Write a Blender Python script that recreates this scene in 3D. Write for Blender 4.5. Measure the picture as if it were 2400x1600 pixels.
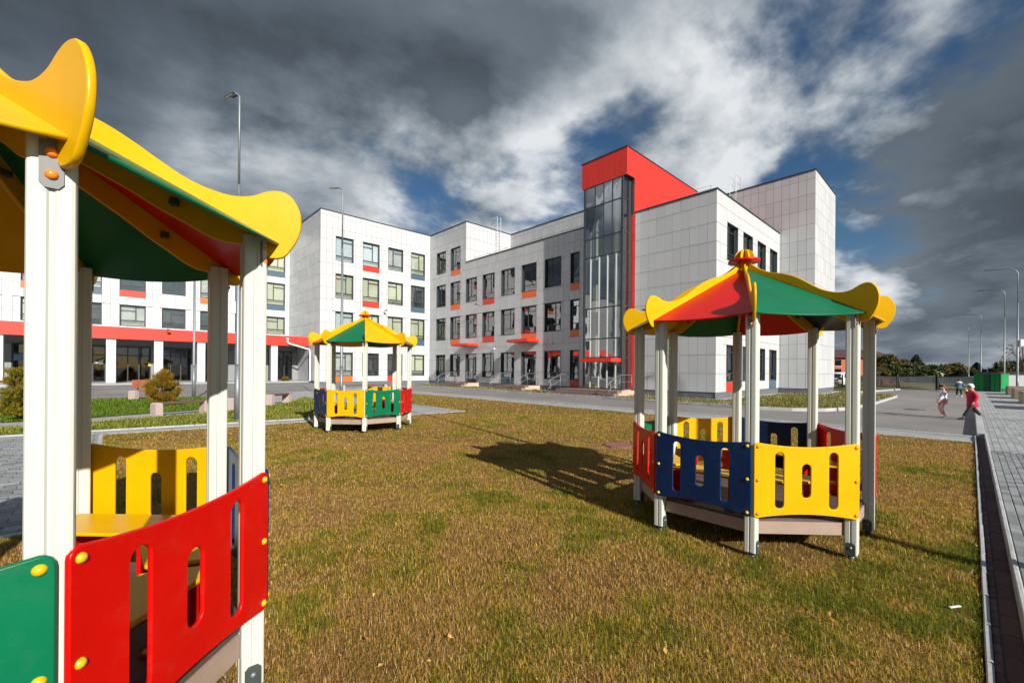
import bpy, bmesh, math, random
import numpy as np
from mathutils import Vector, Matrix, noise as mnoise

for o in list(bpy.data.objects):
    bpy.data.objects.remove(o)
scene = bpy.context.scene
COL = scene.collection
PI = math.pi
rnd = random.Random(7)

# ------------------------------------------------------------------ camera
CAM_H = 1.55
FPX = 1007.0            # focal length in pixels of a 2400 wide frame
ROLL = 0.0074
cam_data = bpy.data.cameras.new('camera')
cam_data.sensor_width = 36.0
cam_data.lens = 36.0 * FPX / 2400.0
cam_data.shift_y = 66.0 / 2400.0
cam_data.clip_start = 0.05
cam_data.clip_end = 5000.0
cam = bpy.data.objects.new('camera', cam_data)
COL.objects.link(cam)
cr, sr = math.cos(ROLL), math.sin(ROLL)
cam.matrix_world = Matrix(((cr, -sr, 0, 0), (0, 0, -1, 0), (sr, cr, 0, CAM_H), (0, 0, 0, 1)))
scene.camera = cam

# ------------------------------------------------------------------ sun and sky
SUN_EL = math.radians(28.0)
LIGHT_AZ = math.radians(31.0)          # light travels forward and to the left
light_dir = Vector((-math.sin(LIGHT_AZ) * math.cos(SUN_EL), math.cos(LIGHT_AZ) * math.cos(SUN_EL), -math.sin(SUN_EL)))
sun_data = bpy.data.lights.new('sun', 'SUN')
sun_data.energy = 5.0
sun_data.angle = math.radians(0.5)
sun_data.color = (1.0, 0.95, 0.86)
sun = bpy.data.objects.new('sun', sun_data)
COL.objects.link(sun)
sun.rotation_euler = light_dir.to_track_quat('-Z', 'Y').to_euler()
sun.location = (30, -40, 40)

world = bpy.data.worlds.new('World')
scene.world = world
world.use_nodes = True


def build_world():
    nt = world.node_tree
    N, L = nt.nodes, nt.links
    N.clear()

    def node(t, **kw):
        n = N.new(t)
        for k, val in kw.items():
            setattr(n, k, val)
        return n

    def math_(op, a, b=None, clamp=False):
        n = node('ShaderNodeMath', operation=op, use_clamp=clamp)
        for i, x in enumerate((a, b)):
            if x is None:
                continue
            if isinstance(x, (int, float)):
                n.inputs[i].default_value = x
            else:
                L.new(x, n.inputs[i])
        return n.outputs[0]

    def smooth(x, a, b):
        n = node('ShaderNodeMapRange', interpolation_type='SMOOTHSTEP')
        L.new(x, n.inputs['Value'])
        n.inputs['From Min'].default_value = a
        n.inputs['From Max'].default_value = b
        return n.outputs['Result']

    out = node('ShaderNodeOutputWorld')
    bg = node('ShaderNodeBackground')
    bg.inputs['Strength'].default_value = 0.062
    L.new(bg.outputs[0], out.inputs[0])
    sky = node('ShaderNodeTexSky', sky_type='NISHITA')
    sky.sun_disc = False
    sky.sun_elevation = SUN_EL
    sky.sun_rotation = math.atan2(-light_dir.x, -light_dir.y)
    sky.air_density = 1.0
    sky.dust_density = 0.4
    sky.ozone_density = 2.0
    tc = node('ShaderNodeTexCoord')
    sep = node('ShaderNodeSeparateXYZ')
    L.new(tc.outputs['Generated'], sep.inputs[0])
    z = math_('ADD', math_('MAXIMUM', sep.outputs['Z'], 0.0), SKY_Z)
    px = math_('DIVIDE', sep.outputs['X'], z)
    py = math_('DIVIDE', sep.outputs['Y'], z)

    def plane(ox, oy, sc=1.0, rot=0.55, sx=0.9, sy=1.0):
        # clouds drawn out along the wind
        c, s = math.cos(rot), math.sin(rot)
        a = math_('ADD', math_('MULTIPLY', px, c * sx), math_('MULTIPLY', py, s * sx))
        b = math_('ADD', math_('MULTIPLY', px, -s * sy), math_('MULTIPLY', py, c * sy))
        cb = node('ShaderNodeCombineXYZ')
        L.new(math_('ADD', a, ox), cb.inputs[0])
        L.new(math_('ADD', b, oy), cb.inputs[1])
        cb.inputs[2].default_value = SKY_W
        return cb.outputs[0]

    def fbm(vec, scale, detail, rough, dist=0.0):
        n = node('ShaderNodeTexNoise', noise_dimensions='3D')
        L.new(vec, n.inputs['Vector'])
        n.inputs['Scale'].default_value = scale
        n.inputs['Detail'].default_value = detail
        n.inputs['Roughness'].default_value = rough
        n.inputs['Distortion'].default_value = dist
        return n.outputs['Fac']

    def field(ox, oy):
        v = plane(SKY_X + ox, SKY_Y + oy)
        a = fbm(v, 0.55, 2.0, 0.5)
        b = fbm(v, SKY_S, 10.0, SKY_R, 0.15)
        return math_('ADD', math_('MULTIPLY', a, 0.55), math_('MULTIPLY', b, 0.45))

    low = math_('MULTIPLY', math_('SUBTRACT', 1.0, smooth(sep.outputs['Z'], 0.02, 0.30)), 0.035)   # more cloud towards the horizon
    f0 = math_('ADD', field(0, 0), low)
    f1 = math_('ADD', field(0.07, -0.13), low)                                 # the same clouds a little towards the sun
    cover = smooth(f0, SKY_C, SKY_C + 0.06)
    thick = smooth(f0, SKY_C + 0.03, SKY_C + 0.17)
    lit = math_('MULTIPLY', math_('SUBTRACT', f0, f1), SKY_L)
    lit = math_('ADD', lit, 0.5, clamp=True)
    fine = fbm(plane(3.1, 7.7), 2.2, 10.0, 0.6, 0.3)
    broad = fbm(plane(9.4, 1.3), 0.8, 3.0, 0.5)
    # thin edges are white, thick bellies slate grey, sunward flanks lighter
    val = math_('SUBTRACT', 1.00, math_('MULTIPLY', thick, 0.78))
    val = math_('MULTIPLY', val, math_('ADD', 0.24, math_('MULTIPLY', lit, 0.92)))
    val = math_('MULTIPLY', val, math_('ADD', 0.62, math_('MULTIPLY', fine, 0.76)))
    val = math_('MULTIPLY', val, math_('ADD', -0.10, math_('MULTIPLY', broad, 1.9)))
    val = math_('ADD', val, math_('MULTIPLY', low, 2.6))
    ramp = node('ShaderNodeValToRGB')
    L.new(val, ramp.inputs[0])
    e = ramp.color_ramp.elements
    e[0].position, e[0].color = 0.0, (0.48, 0.62, 0.78, 1)
    e[1].position, e[1].color = 1.0, (8.9, 9.2, 9.5, 1)
    for p, c in ((0.14, (1.02, 1.28, 1.58, 1)), (0.30, (1.80, 2.18, 2.60, 1)), (0.55, (3.9, 4.4, 4.9, 1))):
        el = e.new(p)
        el.color = c
    # deep clean blue between the clouds
    hsv = node('ShaderNodeHueSaturation')
    hsv.inputs['Saturation'].default_value = 1.25
    hsv.inputs['Value'].default_value = 0.78
    L.new(sky.outputs[0], hsv.inputs['Color'])
    mix = node('ShaderNodeMix', data_type='RGBA')
    L.new(cover, mix.inputs['Factor'])
    L.new(hsv.outputs[0], mix.inputs[6])
    L.new(ramp.outputs[0], mix.inputs[7])
    L.new(mix.outputs[2], bg.inputs['Color'])


SKY_X, SKY_Y, SKY_W, SKY_C = 35.8179, 34.8878, 0.7407, 0.417
SKY_Z, SKY_S, SKY_R, SKY_L = 0.27, 1.45, 0.55, 12.0
build_world()

scene.view_settings.view_transform = 'Standard'
scene.view_settings.look = 'None'
scene.view_settings.exposure = 0.5
scene.view_settings.gamma = 1.0
scene.view_settings.use_curve_mapping = False
scene.render.engine = 'CYCLES'
scene.cycles.max_bounces = 6
scene.cycles.transparent_max_bounces = 12

# ------------------------------------------------------------------ plan axes
TH = math.atan(1077.0 / 1007.0)
ANG = PI / 2 - TH                      # rotation that turns local x into u, local y into v
UX, UY = math.sin(TH), math.cos(TH)
VX, VY = -math.cos(TH), math.sin(TH)


def UV(u, v, z=0.0):
    return Vector((u * UX + v * VX, u * UY + v * VY, z))


def project(p):
    X, Y, Z = p[0], p[1], p[2] - CAM_H
    if Y < 0.05:
        return (-9999.0, -9999.0)
    return (1200 + FPX * (X + ROLL * Z) / Y, 866 - FPX * (Z - ROLL * X) / Y)


def ground(x, y, z=0.0):
    xc, yc = (x - 1200.0) / FPX, (866.0 - y) / FPX
    d = (xc - ROLL * yc, 1.0, yc + ROLL * xc)
    t = (z - CAM_H) / d[2]
    return Vector((d[0] * t, t, z))


def to_uv(p):
    return (p[0] * UX + p[1] * UY, p[0] * VX + p[1] * VY)


# ------------------------------------------------------------------ materials
MATS = {}


def add_grime(N, L, vec, cur, amount):
    """dusty blotches and fine scuffs"""
    n = N.new('ShaderNodeTexNoise')
    n.inputs['Scale'].default_value = 7.0
    n.inputs['Detail'].default_value = 10
    n.inputs['Roughness'].default_value = 0.72
    L.new(vec, n.inputs['Vector'])
    r = N.new('ShaderNodeMapRange')
    r.inputs['From Min'].default_value = 0.52
    r.inputs['From Max'].default_value = 0.74
    r.inputs['To Max'].default_value = amount
    L.new(n.outputs['Fac'], r.inputs['Value'])
    m = N.new('ShaderNodeMix')
    m.data_type = 'RGBA'
    L.new(r.outputs[0], m.inputs['Factor'])
    L.new(cur, m.inputs[6])
    m.inputs[7].default_value = (0.20, 0.16, 0.11, 1)
    return m.outputs[2]


def mat(name, color, rough=0.5, metal=0.0, spec=0.5, var=0.0, vscale=4.0, bump=0.0, bscale=40.0, objvar=0.0,
        islvar=0.0, coat=0.0, stretch=None, color2=None, grime=0.0):
    if name in MATS:
        return MATS[name]
    m = bpy.data.materials.new(name)
    m.use_nodes = True
    nt = m.node_tree
    N, L = nt.nodes, nt.links
    b = N['Principled BSDF']
    b.inputs['Roughness'].default_value = rough
    b.inputs['Metallic'].default_value = metal
    b.inputs['Specular IOR Level'].default_value = spec
    if coat:
        b.inputs['Coat Weight'].default_value = coat
        b.inputs['Coat Roughness'].default_value = 0.08
    b.inputs['Base Color'].default_value = (*color, 1)
    cur = None
    vec = None
    if var or bump or color2:
        tc = N.new('ShaderNodeTexCoord')
        vec = tc.outputs['Object']
        if stretch:
            mp = N.new('ShaderNodeMapping')
            mp.inputs['Scale'].default_value = stretch
            L.new(vec, mp.inputs['Vector'])
            vec = mp.outputs[0]
    if var or color2:
        n = N.new('ShaderNodeTexNoise')
        n.inputs['Scale'].default_value = vscale
        n.inputs['Detail'].default_value = 6
        n.inputs['Roughness'].default_value = 0.62
        L.new(vec, n.inputs['Vector'])
        r = N.new('ShaderNodeMapRange')
        r.inputs['From Min'].default_value = 0.3
        r.inputs['From Max'].default_value = 0.7
        L.new(n.outputs['Fac'], r.inputs['Value'])
        mx = N.new('ShaderNodeMix')
        mx.data_type = 'RGBA'
        L.new(r.outputs[0], mx.inputs['Factor'])
        if color2:
            mx.inputs[6].default_value = (*color, 1)
            mx.inputs[7].default_value = (*color2, 1)
        else:
            mx.inputs[6].default_value = tuple(c * (1 - var) for c in color) + (1,)
            mx.inputs[7].default_value = tuple(min(1, c * (1 + var)) for c in color) + (1,)
        cur = mx.outputs[2]
        if grime:
            cur = add_grime(N, L, vec, cur, grime)
        rr = N.new('ShaderNodeMapRange')
        rr.inputs['To Min'].default_value = max(0.02, rough - 0.08)
        rr.inputs['To Max'].default_value = min(1, rough + 0.08)
        L.new(n.outputs['Fac'], rr.inputs['Value'])
        L.new(rr.outputs[0], b.inputs['Roughness'])
    if objvar or islvar:
        if islvar:
            g = N.new('ShaderNodeNewGeometry')
            src, amt = g.outputs['Random Per Island'], islvar
        else:
            g = N.new('ShaderNodeObjectInfo')
            src, amt = g.outputs['Random'], objvar
        r = N.new('ShaderNodeMapRange')
        r.inputs['To Min'].default_value = 1 - amt
        r.inputs['To Max'].default_value = 1 + amt
        L.new(src, r.inputs['Value'])
        h = N.new('ShaderNodeHueSaturation')
        if cur:
            L.new(cur, h.inputs['Color'])
        else:
            h.inputs['Color'].default_value = (*color, 1)
        L.new(r.outputs[0], h.inputs['Value'])
        cur = h.outputs[0]
    if cur:
        L.new(cur, b.inputs['Base Color'])
    if bump:
        n2 = N.new('ShaderNodeTexNoise')
        n2.inputs['Scale'].default_value = bscale
        n2.inputs['Detail'].default_value = 5
        L.new(vec, n2.inputs['Vector'])
        bp = N.new('ShaderNodeBump')
        bp.inputs['Strength'].default_value = bump
        bp.inputs['Distance'].default_value = 0.01
        L.new(n2.outputs['Fac'], bp.inputs['Height'])
        L.new(bp.outputs[0], b.inputs['Normal'])
    MATS[name] = m
    return m


# playground plastic and paint
mat('plastic_red', (0.55, 0.003, 0.002), 0.34, spec=0.22, var=0.10, vscale=3, bump=0.05, bscale=60, grime=0.09)
mat('plastic_yellow', (0.66, 0.365, 0.001), 0.34, spec=0.22, var=0.08, vscale=3, bump=0.05, bscale=60, grime=0.09)
mat('plastic_navy', (0.004, 0.02, 0.075), 0.34, spec=0.22, var=0.15, vscale=3, bump=0.05, bscale=60, grime=0.09)
mat('plastic_green', (0.001, 0.125, 0.055), 0.34, spec=0.22, var=0.12, vscale=3, bump=0.05, bscale=60, grime=0.09)
mat('cap_yellow', (0.66, 0.40, 0.006), 0.28)
mat('cap_orange', (0.75, 0.22, 0.02), 0.3)
mat('post_cream', (0.54, 0.56, 0.50), 0.42, spec=0.3, var=0.06, vscale=2.5, bump=0.06, bscale=80, stretch=(1, 1, 0.15), grime=0.09)
mat('deck_brown', (0.085, 0.055, 0.05), 0.6, var=0.3, vscale=6, bump=0.2, bscale=90)
mat('beam_tan', (0.33, 0.24, 0.19), 0.6, var=0.1, vscale=5, bump=0.1, bscale=60, grime=0.09)
mat('steel_dark', (0.07, 0.09, 0.085), 0.45, metal=0.4, var=0.2)
mat('steel_zinc', (0.22, 0.24, 0.26), 0.5, metal=0.5, var=0.12, vscale=12)
mat('bracket_grey', (0.15, 0.155, 0.16), 0.55)
mat('mullion_pale', (0.40, 0.43, 0.44), 0.5)
mat('steel_bright', (0.72, 0.74, 0.75), 0.22, metal=1.0)
# building
mat('tile_single', (0.51, 0.515, 0.527), 0.4, objvar=0.045, var=0.02, vscale=1.5)
mat('tile_mass', (0.51, 0.515, 0.527), 0.4, islvar=0.06, var=0.02, vscale=0.8)
mat('wall_core', (0.20, 0.20, 0.21), 0.9)
mat('coping', (0.035, 0.04, 0.048), 0.45, metal=0.3)
mat('plinth', (0.115, 0.12, 0.135), 0.6, var=0.12, vscale=3, bump=0.1)
mat('cassette_red', (0.66, 0.030, 0.018), 0.42, islvar=0.03)
mat('spandrel_red', (0.70, 0.035, 0.018), 0.4)
mat('spandrel_orange', (0.78, 0.13, 0.02), 0.4)
mat('spandrel_blue', (0.055, 0.10, 0.14), 0.4)
mat('frame_dark', (0.035, 0.042, 0.048), 0.4)
mat('reveal_dark', (0.05, 0.055, 0.06), 0.5)
mat('blind_cream', (0.46, 0.47, 0.35), 0.8, objvar=0.2)
mat('blind_white', (0.52, 0.55, 0.58), 0.8, objvar=0.2)
mat('room_dark', (0.045, 0.05, 0.055), 0.9, var=0.6, vscale=0.9)
mat('room_grey', (0.42, 0.42, 0.41), 0.9, var=0.25, vscale=0.8)
mat('stair_brown', (0.20, 0.135, 0.115), 0.7, var=0.15, vscale=5)
mat('stair_tan', (0.50, 0.36, 0.28), 0.7, var=0.08, vscale=3)
mat('porch_grey', (0.3, 0.3, 0.3), 0.8, var=0.1, vscale=2)
mat('soffit', (0.22, 0.23, 0.24), 0.7)
mat('roof_felt', (0.10, 0.10, 0.10), 0.9)
mat('pipe_white', (0.78, 0.79, 0.8), 0.35)
mat('paper_white', (0.7, 0.7, 0.7), 0.7)
mat('paper_yellow', (0.7, 0.5, 0.02), 0.7)
mat('paper_blue', (0.12, 0.25, 0.4), 0.6)
mat('lamp_glow_globe', (0.75, 0.72, 0.62), 0.4)
# ground
mat('asphalt', (0.156, 0.146, 0.141), 0.85, color2=(0.228, 0.212, 0.204), vscale=0.35, bump=0.5, bscale=120)
mat('asphalt_grey', (0.128, 0.131, 0.135), 0.85, color2=(0.225, 0.229, 0.232), vscale=0.5, bump=0.4, bscale=100)
mat('concrete_path', (0.232, 0.240, 0.248), 0.85, color2=(0.336, 0.344, 0.352), vscale=1.3, bump=0.3, bscale=60)
mat('kerb', (0.359, 0.367, 0.374), 0.8, var=0.2, vscale=3.5, bump=0.3, bscale=50, objvar=0.1)
mat('paver_single', (0.208, 0.220, 0.228), 0.85, objvar=0.3, var=0.12, vscale=10, bump=0.3, bscale=80)
mat('paver_brick', (0.105, 0.055, 0.05), 0.8, objvar=0.35, var=0.2, vscale=20, bump=0.4, bscale=80)
mat('slab_brick', (0.075, 0.036, 0.034), 0.85, objvar=0.25, var=0.25, vscale=12, bump=0.4, bscale=90)
mat('joint_sand', (0.075, 0.072, 0.068), 0.95)
mat('soil', (0.05, 0.032, 0.024), 0.95, color2=(0.10, 0.06, 0.042), vscale=3, bump=0.9, bscale=25)
mat('earth_bare', (0.15, 0.075, 0.045), 0.95, color2=(0.25, 0.14, 0.085), vscale=9, bump=0.9, bscale=60)
mat('field', (0.085, 0.10, 0.035), 0.95, color2=(0.15, 0.125, 0.05), vscale=0.08)
mat('granite', (0.42, 0.33, 0.31), 0.8, var=0.35, vscale=60, bump=0.3, bscale=80)
mat('block_brown', (0.25, 0.19, 0.15), 0.8, var=0.15, vscale=8)
mat('wood_brown', (0.11, 0.055, 0.042), 0.6, var=0.25, vscale=8, stretch=(0.2, 4, 4))
mat('wood_orange', (0.42, 0.13, 0.055), 0.55, var=0.2, vscale=8, stretch=(0.2, 4, 4))
mat('manhole', (0.17, 0.07, 0.055), 0.7, var=0.3, vscale=15, bump=0.4)
mat('container_green', (0.004, 0.24, 0.06), 0.42, var=0.12, vscale=1.2)
mat('container_dark', (0.004, 0.10, 0.03), 0.5)
mat('fence_dark', (0.012, 0.03, 0.028), 0.5)
mat('fence_steel', (0.20, 0.22, 0.24), 0.5, metal=0.2, objvar=0.15)
mat('house_orange', (0.46, 0.13, 0.06), 0.8, var=0.15, vscale=2)
mat('house_roof', (0.075, 0.03, 0.035), 0.7, var=0.2, vscale=3)
mat('shed_white', (0.55, 0.57, 0.58), 0.6, var=0.06, vscale=1)
mat('shed_beige', (0.45, 0.38, 0.27), 0.8, var=0.2, vscale=1)
mat('car_white', (0.78, 0.79, 0.8), 0.25, coat=0.7)
mat('car_glass', (0.012, 0.014, 0.016), 0.06, spec=0.8)
mat('rubber', (0.018, 0.018, 0.019), 0.8)
mat('lamp_red_lens', (0.45, 0.01, 0.01), 0.2)
mat('bark', (0.075, 0.055, 0.042), 0.9, var=0.3, vscale=12, bump=0.6)
# people
mat('skin', (0.56, 0.32, 0.23), 0.55)
mat('hair_brown', (0.11, 0.05, 0.028), 0.6)
mat('hair_dark', (0.03, 0.02, 0.016), 0.6)
mat('cloth_white', (0.72, 0.73, 0.75), 0.85, color2=(0.40, 0.41, 0.45), vscale=9)
mat('cloth_coral', (0.82, 0.25, 0.23), 0.85, var=0.1, vscale=10)
mat('cloth_stripe', (0.78, 0.70, 0.74), 0.85)
mat('cloth_crimson', (0.46, 0.008, 0.035), 0.8, var=0.15, vscale=8)
mat('cloth_black', (0.014, 0.014, 0.016), 0.85, var=0.2, vscale=8)
mat('cloth_hat', (0.68, 0.71, 0.73), 0.9)
mat('cloth_scarf', (0.72, 0.22, 0.18), 0.9)
mat('cloth_teal', (0.05, 0.14, 0.22), 0.85, var=0.2, vscale=8)
mat('bag_yellow', (0.62, 0.66, 0.05), 0.6)
mat('shoe_white', (0.75, 0.75, 0.76), 0.6)


def glass_mat(name, tint=(0.75, 0.8, 0.82), gloss=(0.95, 0.97, 1.0), base=0.06):
    m = bpy.data.materials.new(name)
    m.use_nodes = True
    N, L = m.node_tree.nodes, m.node_tree.links
    N.clear()
    out = N.new('ShaderNodeOutputMaterial')
    mix = N.new('ShaderNodeMixShader')
    tr = N.new('ShaderNodeBsdfTransparent')
    tr.inputs[0].default_value = (*tint, 1)
    gl = N.new('ShaderNodeBsdfGlossy')
    gl.inputs['Color'].default_value = (*gloss, 1)
    gl.inputs['Roughness'].default_value = 0.02
    tc = N.new('ShaderNodeTexCoord')
    ns = N.new('ShaderNodeTexNoise')
    ns.inputs['Scale'].default_value = 0.9
    ns.inputs['Detail'].default_value = 1.0
    L.new(tc.outputs['Object'], ns.inputs['Vector'])
    bp = N.new('ShaderNodeBump')
    bp.inputs['Strength'].default_value = 0.10
    bp.inputs['Distance'].default_value = 0.05
    L.new(ns.outputs['Fac'], bp.inputs['Height'])
    L.new(bp.outputs[0], gl.inputs['Normal'])
    fr = N.new('ShaderNodeFresnel')
    fr.inputs['IOR'].default_value = 1.55
    ad = N.new('ShaderNodeMath')
    ad.operation = 'ADD'
    ad.use_clamp = True
    ad.inputs[1].default_value = base
    L.new(fr.outputs[0], ad.inputs[0])
    L.new(ad.outputs[0], mix.inputs[0])
    L.new(tr.outputs[0], mix.inputs[1])
    L.new(gl.outputs[0], mix.inputs[2])
    L.new(mix.outputs[0], out.inputs[0])
    MATS[name] = m


glass_mat('glass_window', (0.80, 0.86, 0.86), base=0.16)
glass_mat('glass_tower', (0.90, 0.92, 0.92), base=0.18)
glass_mat('glass_clear', (0.95, 0.97, 0.96), base=0.06)
glass_mat('glass_shop', (0.45, 0.48, 0.5), base=0.03)


def attr_mat(name, rough=0.75, trans=0.25):
    m = bpy.data.materials.new(name)
    m.use_nodes = True
    N, L = m.node_tree.nodes, m.node_tree.links
    b = N['Principled BSDF']
    b.inputs['Roughness'].default_value = rough
    b.inputs['Specular IOR Level'].default_value = 0.25
    a = N.new('ShaderNodeAttribute')
    a.attribute_name = 'tone'
    L.new(a.outputs['Color'], b.inputs['Base Color'])
    if trans:
        t = N.new('ShaderNodeBsdfTranslucent')
        L.new(a.outputs['Color'], t.inputs['Color'])
        mx = N.new('ShaderNodeMixShader')
        mx.inputs[0].default_value = trans
        L.new(b.outputs[0], mx.inputs[1])
        L.new(t.outputs[0], mx.inputs[2])
        L.new(mx.outputs[0], N['Material Output'].inputs[0])
    MATS[name] = m


attr_mat('blades')
attr_mat('leaves', 0.65, 0.2)


def lawn_mat(name, dry, dry2, green, bias):
    m = bpy.data.materials.new(name)
    m.use_nodes = True
    N, L = m.node_tree.nodes, m.node_tree.links
    b = N['Principled BSDF']
    b.inputs['Roughness'].default_value = 0.95
    b.inputs['Specular IOR Level'].default_value = 0.1
    tc = N.new('ShaderNodeTexCoord')

    def noise(s, d):
        n = N.new('ShaderNodeTexNoise')
        n.inputs['Scale'].default_value = s
        n.inputs['Detail'].default_value = d
        n.inputs['Roughness'].default_value = 0.65
        L.new(tc.outputs['Object'], n.inputs['Vector'])
        return n.outputs['Fac']

    def rng(x, a, c):
        r = N.new('ShaderNodeMapRange')
        r.inputs['From Min'].default_value = a
        r.inputs['From Max'].default_value = c
        L.new(x, r.inputs['Value'])
        return r.outputs[0]
    m1 = N.new('ShaderNodeMix')
    m1.data_type = 'RGBA'
    L.new(rng(noise(9.0, 8), 0.35, 0.65), m1.inputs['Factor'])
    m1.inputs[6].default_value = (*dry, 1)
    m1.inputs[7].default_value = (*dry2, 1)
    m2 = N.new('ShaderNodeMix')
    m2.data_type = 'RGBA'
    L.new(rng(noise(0.55, 9), bias - 0.1, bias + 0.14), m2.inputs['Factor'])
    L.new(m1.outputs[2], m2.inputs[6])
    m2.inputs[7].default_value = (*green, 1)
    L.new(m2.outputs[2], b.inputs['Base Color'])
    bp = N.new('ShaderNodeBump')
    bp.inputs['Strength'].default_value = 1.0
    bp.inputs['Distance'].default_value = 0.03
    L.new(noise(45.0, 8), bp.inputs['Height'])
    L.new(bp.outputs[0], b.inputs['Normal'])
    MATS[name] = m


lawn_mat('lawn_dry', (0.12, 0.070, 0.020), (0.24, 0.148, 0.040), (0.13, 0.115, 0.013), 0.53)
lawn_mat('lawn_green', (0.07, 0.085, 0.015), (0.11, 0.12, 0.02), (0.05, 0.085, 0.012), 0.5)


def brick_mat(name, c1, c2, mortar, w, h, rot=0.0, squash=1.0):
    m = bpy.data.materials.new(name)
    m.use_nodes = True
    N, L = m.node_tree.nodes, m.node_tree.links
    b = N['Principled BSDF']
    b.inputs['Roughness'].default_value = 0.85
    tc = N.new('ShaderNodeTexCoord')
    mp = N.new('ShaderNodeMapping')
    mp.inputs['Rotation'].default_value = (0, 0, rot)
    L.new(tc.outputs['Object'], mp.inputs['Vector'])
    br = N.new('ShaderNodeTexBrick')
    br.inputs['Color1'].default_value = (*c1, 1)
    br.inputs['Color2'].default_value = (*c2, 1)
    br.inputs['Mortar'].default_value = (*mortar, 1)
    br.inputs['Scale'].default_value = 1.0
    br.inputs['Brick Width'].default_value = w
    br.inputs['Row Height'].default_value = h
    br.inputs['Mortar Size'].default_value = 0.006
    br.inputs['Mortar Smooth'].default_value = 0.3
    L.new(mp.outputs[0], br.inputs['Vector'])
    ns = N.new('ShaderNodeTexNoise')
    ns.inputs['Scale'].default_value = 2.0
    ns.inputs['Detail'].default_value = 8
    L.new(tc.outputs['Object'], ns.inputs['Vector'])
    mr = N.new('ShaderNodeMapRange')
    mr.inputs['To Min'].default_value = 0.7
    mr.inputs['To Max'].default_value = 1.3
    L.new(ns.outputs['Fac'], mr.inputs['Value'])
    hs = N.new('ShaderNodeHueSaturation')
    L.new(br.outputs['Color'], hs.inputs['Color'])
    L.new(mr.outputs[0], hs.inputs['Value'])
    L.new(hs.outputs[0], b.inputs['Base Color'])
    bp = N.new('ShaderNodeBump')
    bp.inputs['Strength'].default_value = 0.5
    bp.inputs['Distance'].default_value = 0.004
    bp.invert = True
    L.new(br.outputs['Fac'], bp.inputs['Height'])
    L.new(bp.outputs[0], b.inputs['Normal'])
    MATS[name] = m


brick_mat('paving_far', (0.22, 0.23, 0.24), (0.36, 0.37, 0.38), (0.10, 0.10, 0.10), 0.2, 0.1)
brick_mat('plaza_far', (0.17, 0.18, 0.19), (0.28, 0.29, 0.30), (0.07, 0.07, 0.07), 0.24, 0.16)


# ------------------------------------------------------------------ mesh helpers
def tag(o, label=None, cat=None, group=None, kind=None):
    if label:
        o['label'] = label
    if cat:
        o['category'] = cat
    if group:
        o['group'] = group
    if kind:
        o['kind'] = kind
    return o


def link(name, me, parent=None, loc=None, rotz=None):
    o = bpy.data.objects.new(name, me)
    COL.objects.link(o)
    if parent:
        o.parent = parent
    if loc is not None:
        o.location = loc
    if rotz is not None:
        o.rotation_euler = (0, 0, rotz)
    return o


def thing(name, label, cat, loc=(0, 0, 0), rotz=0.0, group=None):
    o = link(name, None, None, loc, rotz)
    o.empty_display_size = 0.2
    return tag(o, label, cat, group)


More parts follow.
